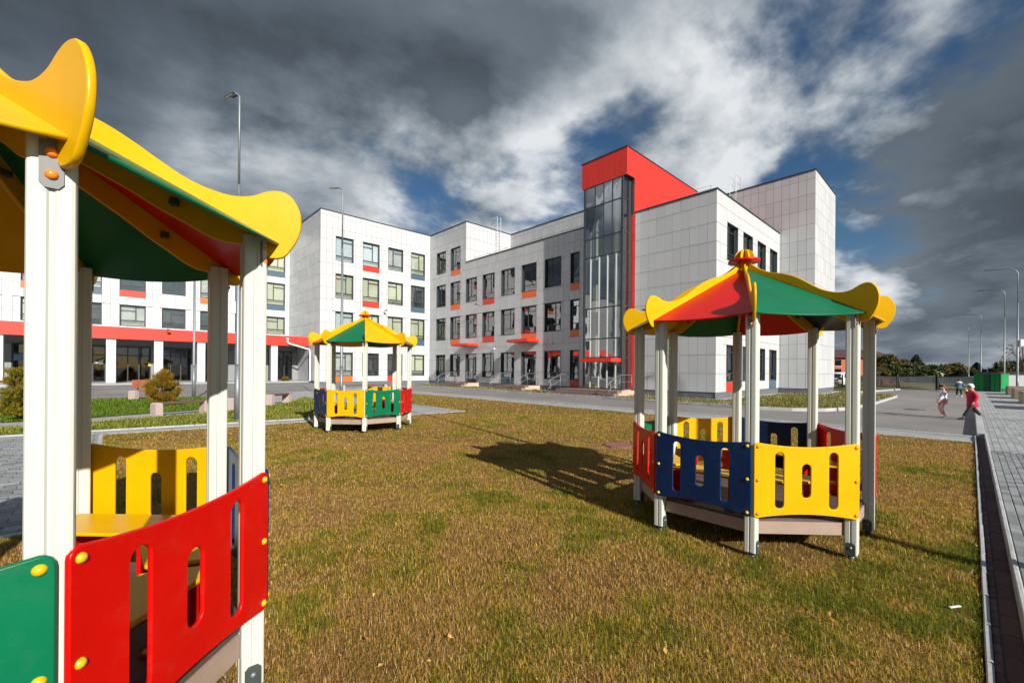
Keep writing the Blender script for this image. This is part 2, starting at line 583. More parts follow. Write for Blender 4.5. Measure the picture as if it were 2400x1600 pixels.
class MB:
    """collects primitives and builds them as one mesh"""

    def __init__(self):
        self.v, self.f, self.s = [], [], []

    def add(self, vs, fs, smooth=False):
        b = len(self.v)
        self.v.extend([tuple(p) for p in vs])
        for f in fs:
            self.f.append([b + i for i in f])
            self.s.append(smooth)
        return self

    def box(self, x0, x1, y0, y1, z0, z1):
        vs = [(x0, y0, z0), (x1, y0, z0), (x1, y1, z0), (x0, y1, z0), (x0, y0, z1), (x1, y0, z1), (x1, y1, z1), (x0, y1, z1)]
        return self.add(vs, [(3, 2, 1, 0), (4, 5, 6, 7), (0, 1, 5, 4), (1, 2, 6, 5), (2, 3, 7, 6), (3, 0, 4, 7)])

    def bbox(self, x0, x1, y0, y1, z0, z1, c=0.004):
        """box with chamfered edges"""
        vs, idx = [], {}
        for ix, x in enumerate((x0, x1)):
            for iy, y in enumerate((y0, y1)):
                for iz, z in enumerate((z0, z1)):
                    sx, sy, sz = (1, -1)[ix], (1, -1)[iy], (1, -1)[iz]
                    for a in range(3):
                        p = [x + sx * c, y + sy * c, z + sz * c]
                        p[a] = (x, y, z)[a]
                        idx[(ix, iy, iz, a)] = len(vs)
                        vs.append(p)
        fs = []
        for a in range(3):
            b_, c_ = (a + 1) % 3, (a + 2) % 3
            for s in (0, 1):
                q = []
                for i, j in ((0, 0), (1, 0), (1, 1), (0, 1)):
                    k = [0, 0, 0]
                    k[a], k[b_], k[c_] = s, i, j
                    q.append(idx[(*k, a)])
                fs.append(q if s else q[::-1])
            for i in (0, 1):
                for j in (0, 1):
                    k0, k1 = [0, 0, 0], [0, 0, 0]
                    k0[a], k1[a] = 0, 1
                    k0[b_] = k1[b_] = i
                    k0[c_] = k1[c_] = j
                    q = [idx[(*k0, b_)], idx[(*k1, b_)], idx[(*k1, c_)], idx[(*k0, c_)]]
                    fs.append(q if i == j else q[::-1])
        for ix in (0, 1):
            for iy in (0, 1):
                for iz in (0, 1):
                    t = [idx[(ix, iy, iz, a)] for a in range(3)]
                    fs.append(t if (ix + iy + iz) % 2 else t[::-1])
        return self.add(vs, fs)

    def tube(self, pts, r, n=8, cap=True):
        pts = [Vector(p) for p in pts]
        rs = r if isinstance(r, (list, tuple)) else [r] * len(pts)
        vs, fs = [], []
        prev = None
        for i, p in enumerate(pts):
            d = (pts[min(i + 1, len(pts) - 1)] - pts[max(i - 1, 0)]).normalized()
            if prev is None:
                a = Vector((1, 0, 0)) if abs(d.x) < 0.9 else Vector((0, 1, 0))
                e1 = d.cross(a).normalized()
            else:
                e1 = (prev - d * prev.dot(d)).normalized()
            prev = e1
            e2 = d.cross(e1)
            for k in range(n):
                t = 2 * PI * k / n
                vs.append(p + (e1 * math.cos(t) + e2 * math.sin(t)) * rs[i])
        for i in range(len(pts) - 1):
            for k in range(n):
                a, b = i * n + k, i * n + (k + 1) % n
                fs.append((a, b, b + n, a + n))
        self.add(vs, fs, True)
        if cap:
            m = (len(pts) - 1) * n
            base = len(self.v) - len(vs)
            self.f.append([base + k for k in range(n)][::-1])
            self.s.append(False)
            self.f.append([base + m + k for k in range(n)])
            self.s.append(False)
        return self

    def cyl(self, c, r, z0, z1, n=16, r2=None):
        return self.tube([(c[0], c[1], z0), (c[0], c[1], z1)], [r, r if r2 is None else r2], n)

    def dome(self, c, nrm, r, h, n=10, rings=3):
        """flat half-ball button with its base at c, facing nrm"""
        c, nrm = Vector(c), Vector(nrm).normalized()
        a = Vector((0, 0, 1)) if abs(nrm.z) < 0.9 else Vector((1, 0, 0))
        e1 = nrm.cross(a).normalized()
        e2 = nrm.cross(e1)
        vs, fs = [], []
        for i in range(rings):
            t = (PI / 2) * i / rings
            for k in range(n):
                w = 2 * PI * k / n
                vs.append(c + nrm * (h * math.sin(t)) + (e1 * math.cos(w) + e2 * math.sin(w)) * (r * math.cos(t)))
        vs.append(c + nrm * h)
        for i in range(rings - 1):
            for k in range(n):
                fs.append((i * n + (k + 1) % n, i * n + k, (i + 1) * n + k, (i + 1) * n + (k + 1) % n))
        for k in range(n):
            fs.append(((rings - 1) * n + (k + 1) % n, (rings - 1) * n + k, rings * n))
        return self.add(vs, fs, True)

    def ball(self, c, r, n=10, m=6, sx=1, sy=1, sz=1):
        vs, fs = [(c[0], c[1], c[2] - r * sz)], []
        for i in range(1, m):
            t = -PI / 2 + PI * i / m
            for k in range(n):
                w = 2 * PI * k / n
                vs.append((c[0] + r * sx * math.cos(t) * math.cos(w), c[1] + r * sy * math.cos(t) * math.sin(w), c[2] + r * sz * math.sin(t)))
        vs.append((c[0], c[1], c[2] + r * sz))
        top = len(vs) - 1
        for k in range(n):
            fs.append((0, 1 + (k + 1) % n, 1 + k))
            fs.append((top, top - n + k, top - n + (k + 1) % n))
        for i in range(m - 2):
            for k in range(n):
                a, b = 1 + i * n + k, 1 + i * n + (k + 1) % n
                fs.append((a, b, b + n, a + n))
        return self.add(vs, fs, True)

    def poly(self, pts, z0, z1):
        """vertical prism over a counter-clockwise polygon"""
        n = len(pts)
        vs = [(p[0], p[1], z0) for p in pts] + [(p[0], p[1], z1) for p in pts]
        fs = [list(range(n))[::-1], list(range(n, 2 * n))] + [(i, (i + 1) % n, n + (i + 1) % n, n + i) for i in range(n)]
        return self.add(vs, fs)

    def mesh(self, name):
        me = bpy.data.meshes.new(name)
        me.from_pydata(self.v, [], self.f)
        me.polygons.foreach_set('use_smooth', self.s)
        me.update()
        return me

    def build(self, name, material, parent=None, loc=None, rotz=None):
        me = self.mesh(name)
        me.materials.append(MATS[material])
        return link(name, me, parent, loc, rotz)


def offset_loop(pts, d):
    """move a closed counter-clockwise 2D loop inwards by d"""
    n = len(pts)
    out = []
    for i in range(n):
        p0, p1, p2 = Vector(pts[i - 1]), Vector(pts[i]), Vector(pts[(i + 1) % n])
        e1, e2 = (p1 - p0), (p2 - p1)
        if e1.length < 1e-9 or e2.length < 1e-9:
            out.append(tuple(p1))
            continue
        n1 = Vector((-e1.y, e1.x)).normalized()
        n2 = Vector((-e2.y, e2.x)).normalized()
        m = n1 + n2
        if m.length < 1e-6:
            out.append(tuple(p1))
            continue
        m.normalize()
        k = d / max(0.35, m.dot(n1))
        out.append((p1.x + m.x * k, p1.y + m.y * k))
    return out


def slab_mesh(name, outer, holes, t, bev, frame):
    """sheet of thickness t cut to a 2D outline with holes and rounded edges; frame maps (a, b, depth) to 3D"""
    bm = bmesh.new()
    loops = [outer] + [h[::-1] for h in holes]       # outer ccw, holes cw: inwards is always to the left
    rings = {0: [], 1: [], 2: [], 3: []}
    for lp in loops:
        ins = offset_loop(lp, bev)
        for r, (pp, dep) in enumerate(((ins, 0.0), (lp, bev), (lp, t - bev), (ins, t))):
            rings[r].append([bm.verts.new(frame(p[0], p[1], dep)) for p in pp])
    for li in range(len(loops)):
        n = len(loops[li])
        for r in range(3):
            A, B = rings[r][li], rings[r + 1][li]
            for i in range(n):
                f = bm.faces.new((A[i], A[(i + 1) % n], B[(i + 1) % n], B[i]))
                f.smooth = True
    for r in (0, 3):
        es = []
        for li in range(len(loops)):
            R = rings[r][li]
            n = len(R)
            for i in range(n):
                es.append(bm.edges.get((R[i], R[(i + 1) % n])) or bm.edges.new((R[i], R[(i + 1) % n])))
        bmesh.ops.triangle_fill(bm, use_beauty=True, use_dissolve=False, edges=es)
    bmesh.ops.recalc_face_normals(bm, faces=bm.faces)
    me = bpy.data.meshes.new(name)
    bm.to_mesh(me)
    bm.free()
    return me


def rounded(pts, r, n=4):
    """round the corners of a 2D polygon"""
    out = []
    m = len(pts)
    for i in range(m):
        p0, p1, p2 = Vector(pts[i - 1]), Vector(pts[i]), Vector(pts[(i + 1) % m])
        a = p1 + (p0 - p1).normalized() * r
        b = p1 + (p2 - p1).normalized() * r
        for k in range(n + 1):
            t = k / n
            out.append(tuple(a * (1 - t) ** 2 + p1 * 2 * t * (1 - t) + b * t * t))
    return out


def catmull(pts, n=4, closed=False):
    out = []
    m = len(pts)
    for i in range(m if closed else m - 1):
        g = lambda j: Vector(pts[j % m]) if closed else Vector(pts[min(max(j, 0), m - 1)])
        p0, p1, p2, p3 = g(i - 1), g(i), g(i + 1), g(i + 2)
        for k in range(n):
            t = k / n
            q = 0.5 * ((2 * p1) + (p2 - p0) * t + (2 * p0 - 5 * p1 + 4 * p2 - p3) * t * t + (3 * p1 - p0 - 3 * p2 + p3) * t ** 3)
            out.append(tuple(q))
    if not closed:
        out.append(tuple(pts[-1]))
    return out


def copy_of(o, parent=None, loc=None):
    c = o.copy()
    COL.objects.link(c)
    c.parent = parent
    if loc is not None:
        c.location = loc
    return c


def tri_mesh(name, verts, tris, colors=None, material=None, smooth=False):
    """fast mesh from numpy triangles with one colour per triangle"""
    me = bpy.data.meshes.new(name)
    nv, nt = len(verts), len(tris)
    me.vertices.add(nv)
    me.vertices.foreach_set('co', np.asarray(verts, np.float32).ravel())
    me.loops.add(nt * 3)
    me.loops.foreach_set('vertex_index', np.asarray(tris, np.int32).ravel())
    me.polygons.add(nt)
    me.polygons.foreach_set('loop_start', np.arange(0, nt * 3, 3, dtype=np.int32))
    me.polygons.foreach_set('loop_total', np.full(nt, 3, np.int32))
    me.update(calc_edges=True)
    if colors is not None:
        at = me.color_attributes.new('tone', 'FLOAT_COLOR', 'POINT')
        c = np.ones((nv, 4), np.float32)
        c[:, :3] = colors
        at.data.foreach_set('color', c.ravel())
    if material:
        me.materials.append(MATS[material])
    return me
# ================================================================== THE GROUND
def sheet(name, pts_uv, z, material, kind='structure'):
    """flat polygon given in plan coordinates, one sheet"""
    bm = bmesh.new()
    vs = [bm.verts.new((p[0], p[1], 0)) for p in pts_uv]
    es = [bm.edges.new((vs[i], vs[(i + 1) % len(vs)])) for i in range(len(vs))]
    bmesh.ops.triangle_fill(bm, use_beauty=True, use_dissolve=False, edges=es)
    for f in bm.faces:
        if f.normal.z < 0:
            f.normal_flip()
    me = bpy.data.meshes.new(name)
    bm.to_mesh(me)
    bm.free()
    me.materials.append(MATS[material])
    return tag(link(name, me, None, (0, 0, z), ANG), kind=kind)


def px(*pts):
    return [to_uv(ground(x, y)) for x, y in pts]


sheet('ground', [(-700, -700), (900, -700), (900, 900), (-700, 900)], -0.07, 'field')
sheet('road', [(15.3, -0.1), (54.5, -0.1), (54.5, 3.6), (21.0, 47), (-40, 47), (-40, 24), (8.5, 20), (15.3, 20)], -0.03, 'asphalt')

DRY = [(-14, -0.05), (14.05, -0.05), (14.05, 25.5), (13.2, 27.5), (11.5, 28.6), (9.5, 29), (9.5, 12.7), (4.4, 13.1), (2.5, 13.2), (-0.12, 13.55), (-0.12, 5.95), (-14, 5.95)]
path_low = px((0, 1003), (212, 989), (350, 978), (480, 968), (560, 960), (627, 951), (693, 938))
path_up = px((0, 990), (212, 978.7), (350, 968), (480, 958.6), (600, 946), (672, 929))
PATH2_UP = [(-3.5, 14.75), (-0.34, 14.42), (2.66, 14.1), (4.56, 13.9), (7.7, 13.75)]
GREEN1 = PATH2_UP + [(7.7, 22.5), (7.5, 24.2)] + path_low[::-1] + [(-3.8, 15.8)]
GREEN2 = path_up[:5] + px((585, 938), (540, 933), (450, 931), (300, 933), (212, 936), (100, 944), (0, 954))
GREEN3 = [(19.9, 35.6), (19.9, 14), (19.6, 9), (19.5, 6.2), (19.9, 4.9), (20.8, 4.0), (22.2, 3.5), (26.5, 3.2), (36.5, 3.2), (37.6, 3.6), (37.4, 5.0), (41.5, 6.0), (41.5, 6.5), (33.3, 6.5), (33.3, 8.5), (22.6, 8.5), (22.6, 35.6)]
GREEN4 = [(40.6, 7.2), (53, 5.5), (53, 14), (40.6, 12)]
GREEN5 = px((495, 906), (700, 909), (735, 903), (500, 899))
sheet('footpath', [(-14, 13.0), (9.5, 12.7), (9.5, 29), (12.5, 28.8), (15.3, 26), (15.3, 34), (8, 30), (7.3, 26.5), (3, 24), (-14, 19.5)], -0.012, 'concrete_path')
sheet('pavement', [(14.05, -0.05), (15.35, -0.05), (15.35, 27), (14.05, 25.5)], -0.006, 'concrete_path')
sheet('plaza', [(-14, 5.95), (-0.12, 5.95), (-0.12, 13.6), (-14, 14.2)], -0.004, 'plaza_far')
sheet('lawn', DRY, 0.004, 'lawn_dry')
sheet('green_lawn', GREEN1, 0.004, 'lawn_green')
sheet('green_lawn', GREEN2, 0.004, 'lawn_green')
sheet('roadside_lawn', GREEN3, 0.07, 'lawn_green')
sheet('roadside_lawn', GREEN4, 0.0, 'lawn_green')
sheet('wall_apron', [(22.4, 37), (22.4, 8.35), (33.1, 8.35), (33.1, 6.35), (41.5, 6.35), (41.5, 7.3), (34.2, 7.3), (34.2, 9.3), (23.5, 9.3), (23.5, 37)], 0.078, 'kerb')
# the forecourt rises gently to the entrance porch
mb = MB()
mb.add([(-40, 32.5, -0.02), (12.6, 32.5, -0.02), (12.6, 38.9, 0.33), (-40, 38.9, 0.33), (-40, 45.5, 0.33), (12.6, 45.5, 0.33)], [(0, 1, 2, 3), (3, 2, 5, 4)])
tag(mb.build('forecourt', 'asphalt_grey', None, (0, 0, 0), ANG), kind='structure')

# raised walkway on the right
WALK_Z = 0.10
WV = -0.215
sheet('walkway', [(0.3, WV - 0.03), (0.3, -9), (62, -9), (62, -0.24), (15.3, -0.24), (15.3, WV - 0.03)], WALK_Z - 0.006, 'joint_sand')
sheet('walkway_paving', [(12.0, WV - 0.03), (12.0, -9), (62, -9), (62, -0.24), (15.3, -0.24), (15.3, WV - 0.03)], WALK_Z, 'paving_far')
sheet('brick_strip', [(0.3, -0.09), (0.3, WV), (15.3, WV), (15.3, -0.09)], -0.004, 'joint_sand')


def kerb_line(name, pts, width, z0, z1, seg, side=1, material='kerb'):
    """a run of kerb stones along a polyline (plan coordinates); the stones are its parts"""
    mb = MB()
    pts = [Vector(p) for p in pts]
    bed = MB()
    stones = []
    for i in range(len(pts) - 1):
        a, b = pts[i], pts[i + 1]
        d = b - a
        ln = d.length
        d.normalize()
        nrm = Vector((-d.y, d.x)) * side
        ang = math.atan2(d.y, d.x)
        q = [a, b, b + nrm * width, a + nrm * width]
        if side < 0:
            q = q[::-1]
        bed.poly([tuple(p) for p in q], z0 - 0.05, z0 + 0.3 * (z1 - z0))
        n = max(1, round(ln / seg))
        for k in range(n):
            stones.append((a + d * (ln * k / n), ln / n, ang, nrm))
    root = tag(bed.build(name, 'joint_sand', None, (0, 0, 0), ANG), kind='structure')
    cache = {}
    for p, ln, ang, nrm in stones:
        key = round(ln, 2)
        if key not in cache:
            s = MB().bbox(0.004, ln - 0.004, 0.0 if side > 0 else -width, width if side > 0 else 0.0, z0, z1, min(0.012, width * 0.2))
            me = s.mesh('kerb_stone')
            me.materials.append(MATS[material])
            cache[key] = me
        o = link('kerb_stone', cache[key], root, (p.x, p.y, rnd.uniform(-0.003, 0.003)), ang + rnd.uniform(-0.002, 0.002))
    return root


kerb_line('lawn_kerb', [(0.4, -0.088), (15.35, -0.088)], 0.030, -0.06, 0.035, 0.5)
kerb_line('walkway_kerb', [(0.4, WV - 0.032), (15.3, WV - 0.032)], 0.032, -0.06, WALK_Z + 0.012, 0.5)
kerb_line('road_kerb', [(15.3, -0.24), (60, -0.24)], 0.15, -0.1, WALK_Z + 0.008, 1.0)
kerb_line('pavement_kerb', [(14.05, -0.02), (14.05, 25.5)], 0.07, -0.06, 0.02, 1.0, -1)
kerb_line('pavement_kerb', [(15.35, -0.02), (15.35, 26)], 0.12, -0.1, 0.03, 1.0)
kerb_line('path_kerb', [(-0.05, 13.5), (2.5, 13.17), (4.4, 13.07), (9.5, 12.68)], 0.08, -0.06, 0.02, 1.0)
kerb_line('path_kerb', [(9.52, 12.65), (9.52, 29)], 0.10, -0.06, 0.03, 1.0)
kerb_line('path_kerb', PATH2_UP, 0.07, -0.06, 0.02, 1.0)
kerb_line('plaza_kerb', [(-0.1, 6.0), (-0.1, 13.6)], 0.08, -0.06, 0.02, 1.0)
kerb_line('plaza_kerb', [(-8, 5.9), (-0.1, 5.9)], 0.08, -0.06, 0.025, 1.0)
kerb_line('bench_path_kerb', path_low[:-1], 0.07, -0.06, 0.02, 0.8)
kerb_line('roadside_kerb', GREEN3[0:13], 0.14, -0.1, 0.10, 1.0, 1)
kerb_line('roadside_kerb', [(40.5, 5.8), (46, 5.2), (52.5, 4.4)], 0.14, -0.1, 0.09, 1.0, 1)

# ---- pavers of the walkway: every block near the camera by itself
pv = MB().bbox(0.003, 0.147, 0.003, 0.072, -0.03, 0.0, 0.004).mesh('paver')
pv.materials.append(MATS['paver_single'])
walkobj = bpy.data.objects['walkway']
for j in range(12):
    for i in range(-1, 62):
        u0 = 2.6 + i * 0.15 + (0.075 if j % 2 else 0)
        v1 = WV - 0.036 - j * 0.075
        c = UV(u0 + 0.07, v1 - 0.04, WALK_Z)
        x, y = project(c)
        if not (u0 < 11.9 and x < 2470 and y < 1680):
            continue
        link('paver', pv, walkobj, (u0, v1 - 0.075, 0.006 + rnd.uniform(-0.002, 0.002)), 0.0)
# ---- brick strip between the two kerbs
strip = bpy.data.objects['brick_strip']
bk = MB().bbox(0.003, 0.117, 0.002, 0.036, -0.02, 0.010, 0.004).mesh('brick')
bk.materials.append(MATS['paver_brick'])
sl = MB().bbox(0.003, 0.297, 0.002, 0.082, -0.02, 0.006, 0.003).mesh('slab')
sl.materials.append(MATS['slab_brick'])
u0 = 2.4
while u0 < 14.9:
    link('brick', bk, strip, (u0, -0.127, rnd.uniform(-0.003, 0.003)), rnd.uniform(-0.02, 0.02))
    u0 += 0.12
u0 = 2.4
while u0 < 15.0:
    link('slab', sl, strip, (u0, -0.2135, rnd.uniform(-0.002, 0.002)), 0.0)
    u0 += 0.30
# ---- paving blocks of the plaza on the left that the camera can see
plaza = bpy.data.objects['plaza']
pb = MB().bbox(0.003, 0.237, 0.003, 0.157, -0.03, 0.012, 0.005).mesh('paving_block')
pb.materials.append(MATS['paver_single'])
for j in range(50):
    for i in range(14):
        u0 = -3.5 + i * 0.24 + (0.12 if j % 2 else 0)
        v0 = 6.0 + j * 0.16
        x, y = project(UV(u0 + 0.12, v0 + 0.08))
        if -40 < x < 225 and u0 < -0.4:
            link('paving_block', pb, plaza, (u0, v0, rnd.uniform(-0.002, 0.002)), 0.0)

# ---- manhole cover in the lawn
mb = MB()
mb.cyl((0, 0), 0.30, -0.03, 0.035, 28)
mh = mb.build('manhole_cover', 'manhole', None, ground(1450, 1045, 0.0))
tag(mh, 'rust brown round manhole cover in the dry lawn', 'manhole')
rim = MB()
for k in range(5):
    rim.box(-0.24, 0.24, -0.2 + k * 0.1 - 0.012, -0.2 + k * 0.1 + 0.012, 0.035, 0.042)
rim.build('rib', 'manhole', mh)
mh2 = MB().cyl((0, 0), 0.34, -0.05, -0.018, 28).build('manhole_cover', 'steel_dark', None, ground(2142, 958, 0.0))
tag(mh2, 'dark flat manhole cover in the road asphalt', 'manhole')
# ---- scraps lying on the lawn
sc = MB().bbox(-0.045, 0.045, -0.008, 0.008, 0.028, 0.035, 0.002).build('litter_scrap', 'paper_white', None, ground(2238, 1432, 0.0), 0.2)
tag(sc, 'small white scrap of litter lying on the grass', 'litter')


# ---- grass blades
def vnoise(x, y, seed):
    xi, yi = np.floor(x).astype(np.int64), np.floor(y).astype(np.int64)
    fx, fy = x - xi, y - yi
    fx, fy = fx * fx * (3 - 2 * fx), fy * fy * (3 - 2 * fy)

    def h(a, b):
        n = (a * 374761393 + b * 668265263 + seed * 1442695) & 0x7fffffff
        n = ((n ^ (n >> 13)) * 1274126177) & 0x7fffffff
        return ((n ^ (n >> 16)) & 0xffff) / 65535.0
    return (h(xi, yi) * (1 - fx) + h(xi + 1, yi) * fx) * (1 - fy) + (h(xi, yi + 1) * (1 - fx) + h(xi + 1, yi + 1) * fx) * fy


def fbm2(x, y, seed, oct=4):
    s, a, t = 0, 1.0, 0
    for o in range(oct):
        s = s + a * vnoise(x * 2 ** o, y * 2 ** o, seed + o * 7)
        t += a
        a *= 0.55
    return s / t


def inside(poly, x, y):
    r = np.zeros(len(x), bool)
    n = len(poly)
    for i in range(n):
        x0, y0 = poly[i]
        x1, y1 = poly[(i + 1) % n]
        c = ((y0 > y) != (y1 > y)) & (x < (x1 - x0) * (y - y0) / ((y1 - y0) or 1e-12) + x0)
        r ^= c
    return r


rng = np.random.default_rng(11)


def grass(name, poly, rings, palette, label, zbase=0.0, hmul=1.0, dry=True, seed=1):
    V, T, C = [], [], []
    nv = 0
    for y0, y1, dens, h, w in rings:
        area = ((1.35 * y0 + 0.6) + (1.35 * y1 + 0.6)) * (y1 - y0)
        n = int(area * dens)
        Y = np.sqrt(rng.uniform(y0 * y0, y1 * y1, n))
        X = rng.uniform(-1, 1, n) * (1.35 * Y + 0.6)
        U, W = X * UX + Y * UY, X * VX + Y * VY
        k = inside(poly, U, W)
        for cxx, cyy, rr in BARE:
            k &= ((X - cxx) ** 2 + (Y - cyy) ** 2 > rr * rr) | (rng.uniform(0, 1, n) < 0.45)
        X, Y, U, W = X[k], Y[k], U[k], W[k]
        n = len(X)
        if n == 0:
            continue
        g = fbm2(U * 0.55 + 3, W * 0.55 + 9, seed) * 0.5 + fbm2(U * 3.4, W * 3.4, seed + 50, 5) * 0.5
        tuft = fbm2(U * 5.0, W * 5.0, seed + 90, 3)
        hh = h * hmul * (0.45 + 1.1 * tuft) * rng.uniform(0.6, 1.25, n) * (1 + 0.5 * np.clip((g - 0.52) * 6, 0, 1))
        ww = w * rng.uniform(0.6, 1.2, n)
        az = rng.uniform(0, 2 * PI, n)
        lean = rng.uniform(0.15, 1.45, n)
        dx, dy = np.cos(az), np.sin(az)
        az2 = az + PI / 2 + rng.uniform(-0.6, 0.6, n)
        bx, by = np.cos(az2) * ww / 2, np.sin(az2) * ww / 2
        tip = np.stack([X + dx * hh * lean * 0.8, Y + dy * hh * lean * 0.8, zbase + hh * (1 - 0.45 * lean)], 1)
        mid = np.stack([X + dx * hh * lean * 0.25, Y + dy * hh * lean * 0.25, zbase + hh * 0.55], 1)
        b = np.stack([bx, by, 0 * bx], 1)
        base = np.stack([X, Y, np.full(n, zbase)], 1)
        vs = np.stack([base - b, base + b, mid + b * 0.8, mid - b * 0.8, tip], 1).reshape(-1, 3)
        i0 = nv + np.arange(n) * 5
        ts = np.concatenate([np.stack([i0, i0 + 1, i0 + 2], 1), np.stack([i0, i0 + 2, i0 + 3], 1), np.stack([i0 + 3, i0 + 2, i0 + 4], 1)])
        pal = np.array(palette)
        # dry straw and green blades grow in patches
        s = np.clip((g - 0.43) * 4.6 + rng.normal(0, 0.28, n), 0, 0.999) if dry else np.clip(g + rng.normal(0, 0.2, n), 0, 0.999)
        f = s * (len(pal) - 1)
        i = f.astype(int)
        fr = (f - i)[:, None]
        c = pal[i] * (1 - fr) + pal[np.minimum(i + 1, len(pal) - 1)] * fr
        if dry:                                   # dead pale straw among the rest
            pale = (rng.uniform(0, 1, n) < 0.10 * (1.2 - s))[:, None]
            c = np.where(pale, np.array([0.66, 0.47, 0.24]), c)
        c = c * rng.uniform(0.62, 1.35, n)[:, None]
        V.append(vs)
        T.append(ts)
        C.append(np.repeat(c, 5, axis=0))
        nv += n * 5
    me = tri_mesh(name, np.concatenate(V), np.concatenate(T), np.concatenate(C), 'blades')
    return tag(link(name, me), label, 'grass', kind='stuff')


BARE = [(2.45, 4.55, 1.0), (-3.9, 11.37, 1.05), (-2.29, 1.63, 1.0), (2.45, 3.55, 0.26), (3.30, 3.55, 0.13)]
DRYPAL = [(0.40, 0.215, 0.068), (0.52, 0.305, 0.080), (0.50, 0.315, 0.055), (0.40, 0.285, 0.028), (0.25, 0.23, 0.013), (0.13, 0.16, 0.008)]
GREENPAL = [(0.07, 0.14, 0.008), (0.11, 0.19, 0.012), (0.19, 0.23, 0.02), (0.30, 0.28, 0.05)]
grass('dry_grass', DRY, [(1.2, 3.0, 10500, 0.036, 0.0026), (3.0, 5.5, 6800, 0.034, 0.0034), (5.5, 9, 2900, 0.031, 0.0048), (9, 15, 900, 0.030, 0.0085), (15, 30, 140, 0.032, 0.022)], DRYPAL,
      'short yellow-brown grass of the large dry lawn', 0.004)
grass('green_grass', GREEN1, [(8, 16, 420, 0.075, 0.016), (16, 30, 140, 0.08, 0.028)], GREENPAL[1:] + [(0.24, 0.2, 0.05)], 'green grass between the paths on the left', 0.004, dry=False, seed=5)
grass('green_grass', GREEN2, [(8, 16, 420, 0.075, 0.016), (16, 34, 170, 0.085, 0.028)], GREENPAL[:3], 'deep green grass behind the curved bench path', 0.004, dry=False, seed=8)
BARE = []
# fallen leaves
nl = 420
yy = rng.uniform(1.4, 11, nl) ** 1.0
xx = rng.uniform(-1, 1, nl) * (1.3 * yy + 0.3)
uu, vv = xx * UX + yy * UY, xx * VX + yy * VY
kk = inside(DRY, uu, vv)
xx, yy = xx[kk], yy[kk]
nl = len(xx)
c3 = np.stack([xx, yy, rng.uniform(0.022, 0.04, nl)], 1)
aa = rng.normal(size=(nl, 3)) * np.array([1, 1, 0.35])
aa /= np.linalg.norm(aa, axis=1)[:, None]
bb = np.cross(aa, np.array([0, 0, 1.0])) + rng.normal(size=(nl, 3)) * 0.25
bb /= np.linalg.norm(bb, axis=1)[:, None]
ls = rng.uniform(0.012, 0.026, nl)[:, None]
vl = np.stack([c3 - aa * ls, c3 + bb * ls * 0.6 + np.array([0, 0, 0.006]), c3 + aa * ls, c3 - bb * ls * 0.6 + np.array([0, 0, 0.006])], 1).reshape(-1, 3)
i4 = np.arange(nl) * 4
tl = np.concatenate([np.stack([i4, i4 + 1, i4 + 2], 1), np.stack([i4, i4 + 2, i4 + 3], 1)])
lp = np.array([(0.42, 0.16, 0.05), (0.55, 0.28, 0.07), (0.25, 0.10, 0.04), (0.6, 0.42, 0.15)])[rng.integers(0, 4, nl)]
tag(link('fallen_leaves', tri_mesh('fallen_leaves', vl, tl, np.repeat(lp, 4, axis=0), 'leaves')), 'scattered dry brown leaves on the lawn', 'leaves', kind='stuff')
grass('verge_grass', GREEN3, [(14, 22, 260, 0.11, 0.024), (22, 32, 130, 0.12, 0.034), (32, 42, 50, 0.12, 0.05)], [(0.10, 0.13, 0.015), (0.17, 0.17, 0.03), (0.27, 0.22, 0.07), (0.5, 0.46, 0.3)],
      'tall seeding grass on the verge along the school', 0.07, dry=False, seed=12)
# ================================================================== THE SCHOOL
BU, BV = 23.2, 9.157
school = thing('school_building', 'long white panel-clad school with red stair tower and dark framed windows', 'building', UV(BU, BV), ANG)


def S(u, v):
    """plan coordinates to coordinates of the school"""
    return u - BU, v - BV


def sbox(mb, u0, u1, v0, v1, z0, z1):
    mb.box(u0 - BU, u1 - BU, v0 - BV, v1 - BV, z0, z1)
    return mb


IN = 0.30                       # cavity behind the cladding
H3, H4 = 11.10, 14.74
core = MB()
sbox(core, 23.2 + IN, 34.2, 9.157 + IN, 14.0, 0, H3 - 0.1)             # right wing
sbox(core, 25.6, 34.2, 14.0, 17.3, 0, H3 - 0.1)                        # behind the stair tower
sbox(core, 23.2 + IN, 34.2, 17.3, 30.94, 0, H3 - 0.1)                  # long wing
sbox(core, 28.62 + IN, 42, 14.5, 30.94 + IN, H3 - 0.1, H4 - 0.05)     # set-back top storey
sbox(core, 23.2 + IN, 42, 30.94 + IN, 36.84 + IN, 0, H4 - 0.05)
sbox(core, 12.65 + IN, 42, 36.84 + IN, 58, 0, H4 - 0.05)               # left block
sbox(core, -24, 12.65 + IN, 45.17 + IN, 58, 0, H4 - 0.05)              # wing with the porch
sbox(core, 33.97 + IN, 40.0 - IN, 7.09 + IN, 16, 0, H4 + 0.1)          # end block
core.build('core_wall', 'wall_core', school)

FACES = []          # (axis, coordinate, sign, s0, s1, z0, z1, holes)
TILES = []          # centre, corners in school coordinates, thickness axis


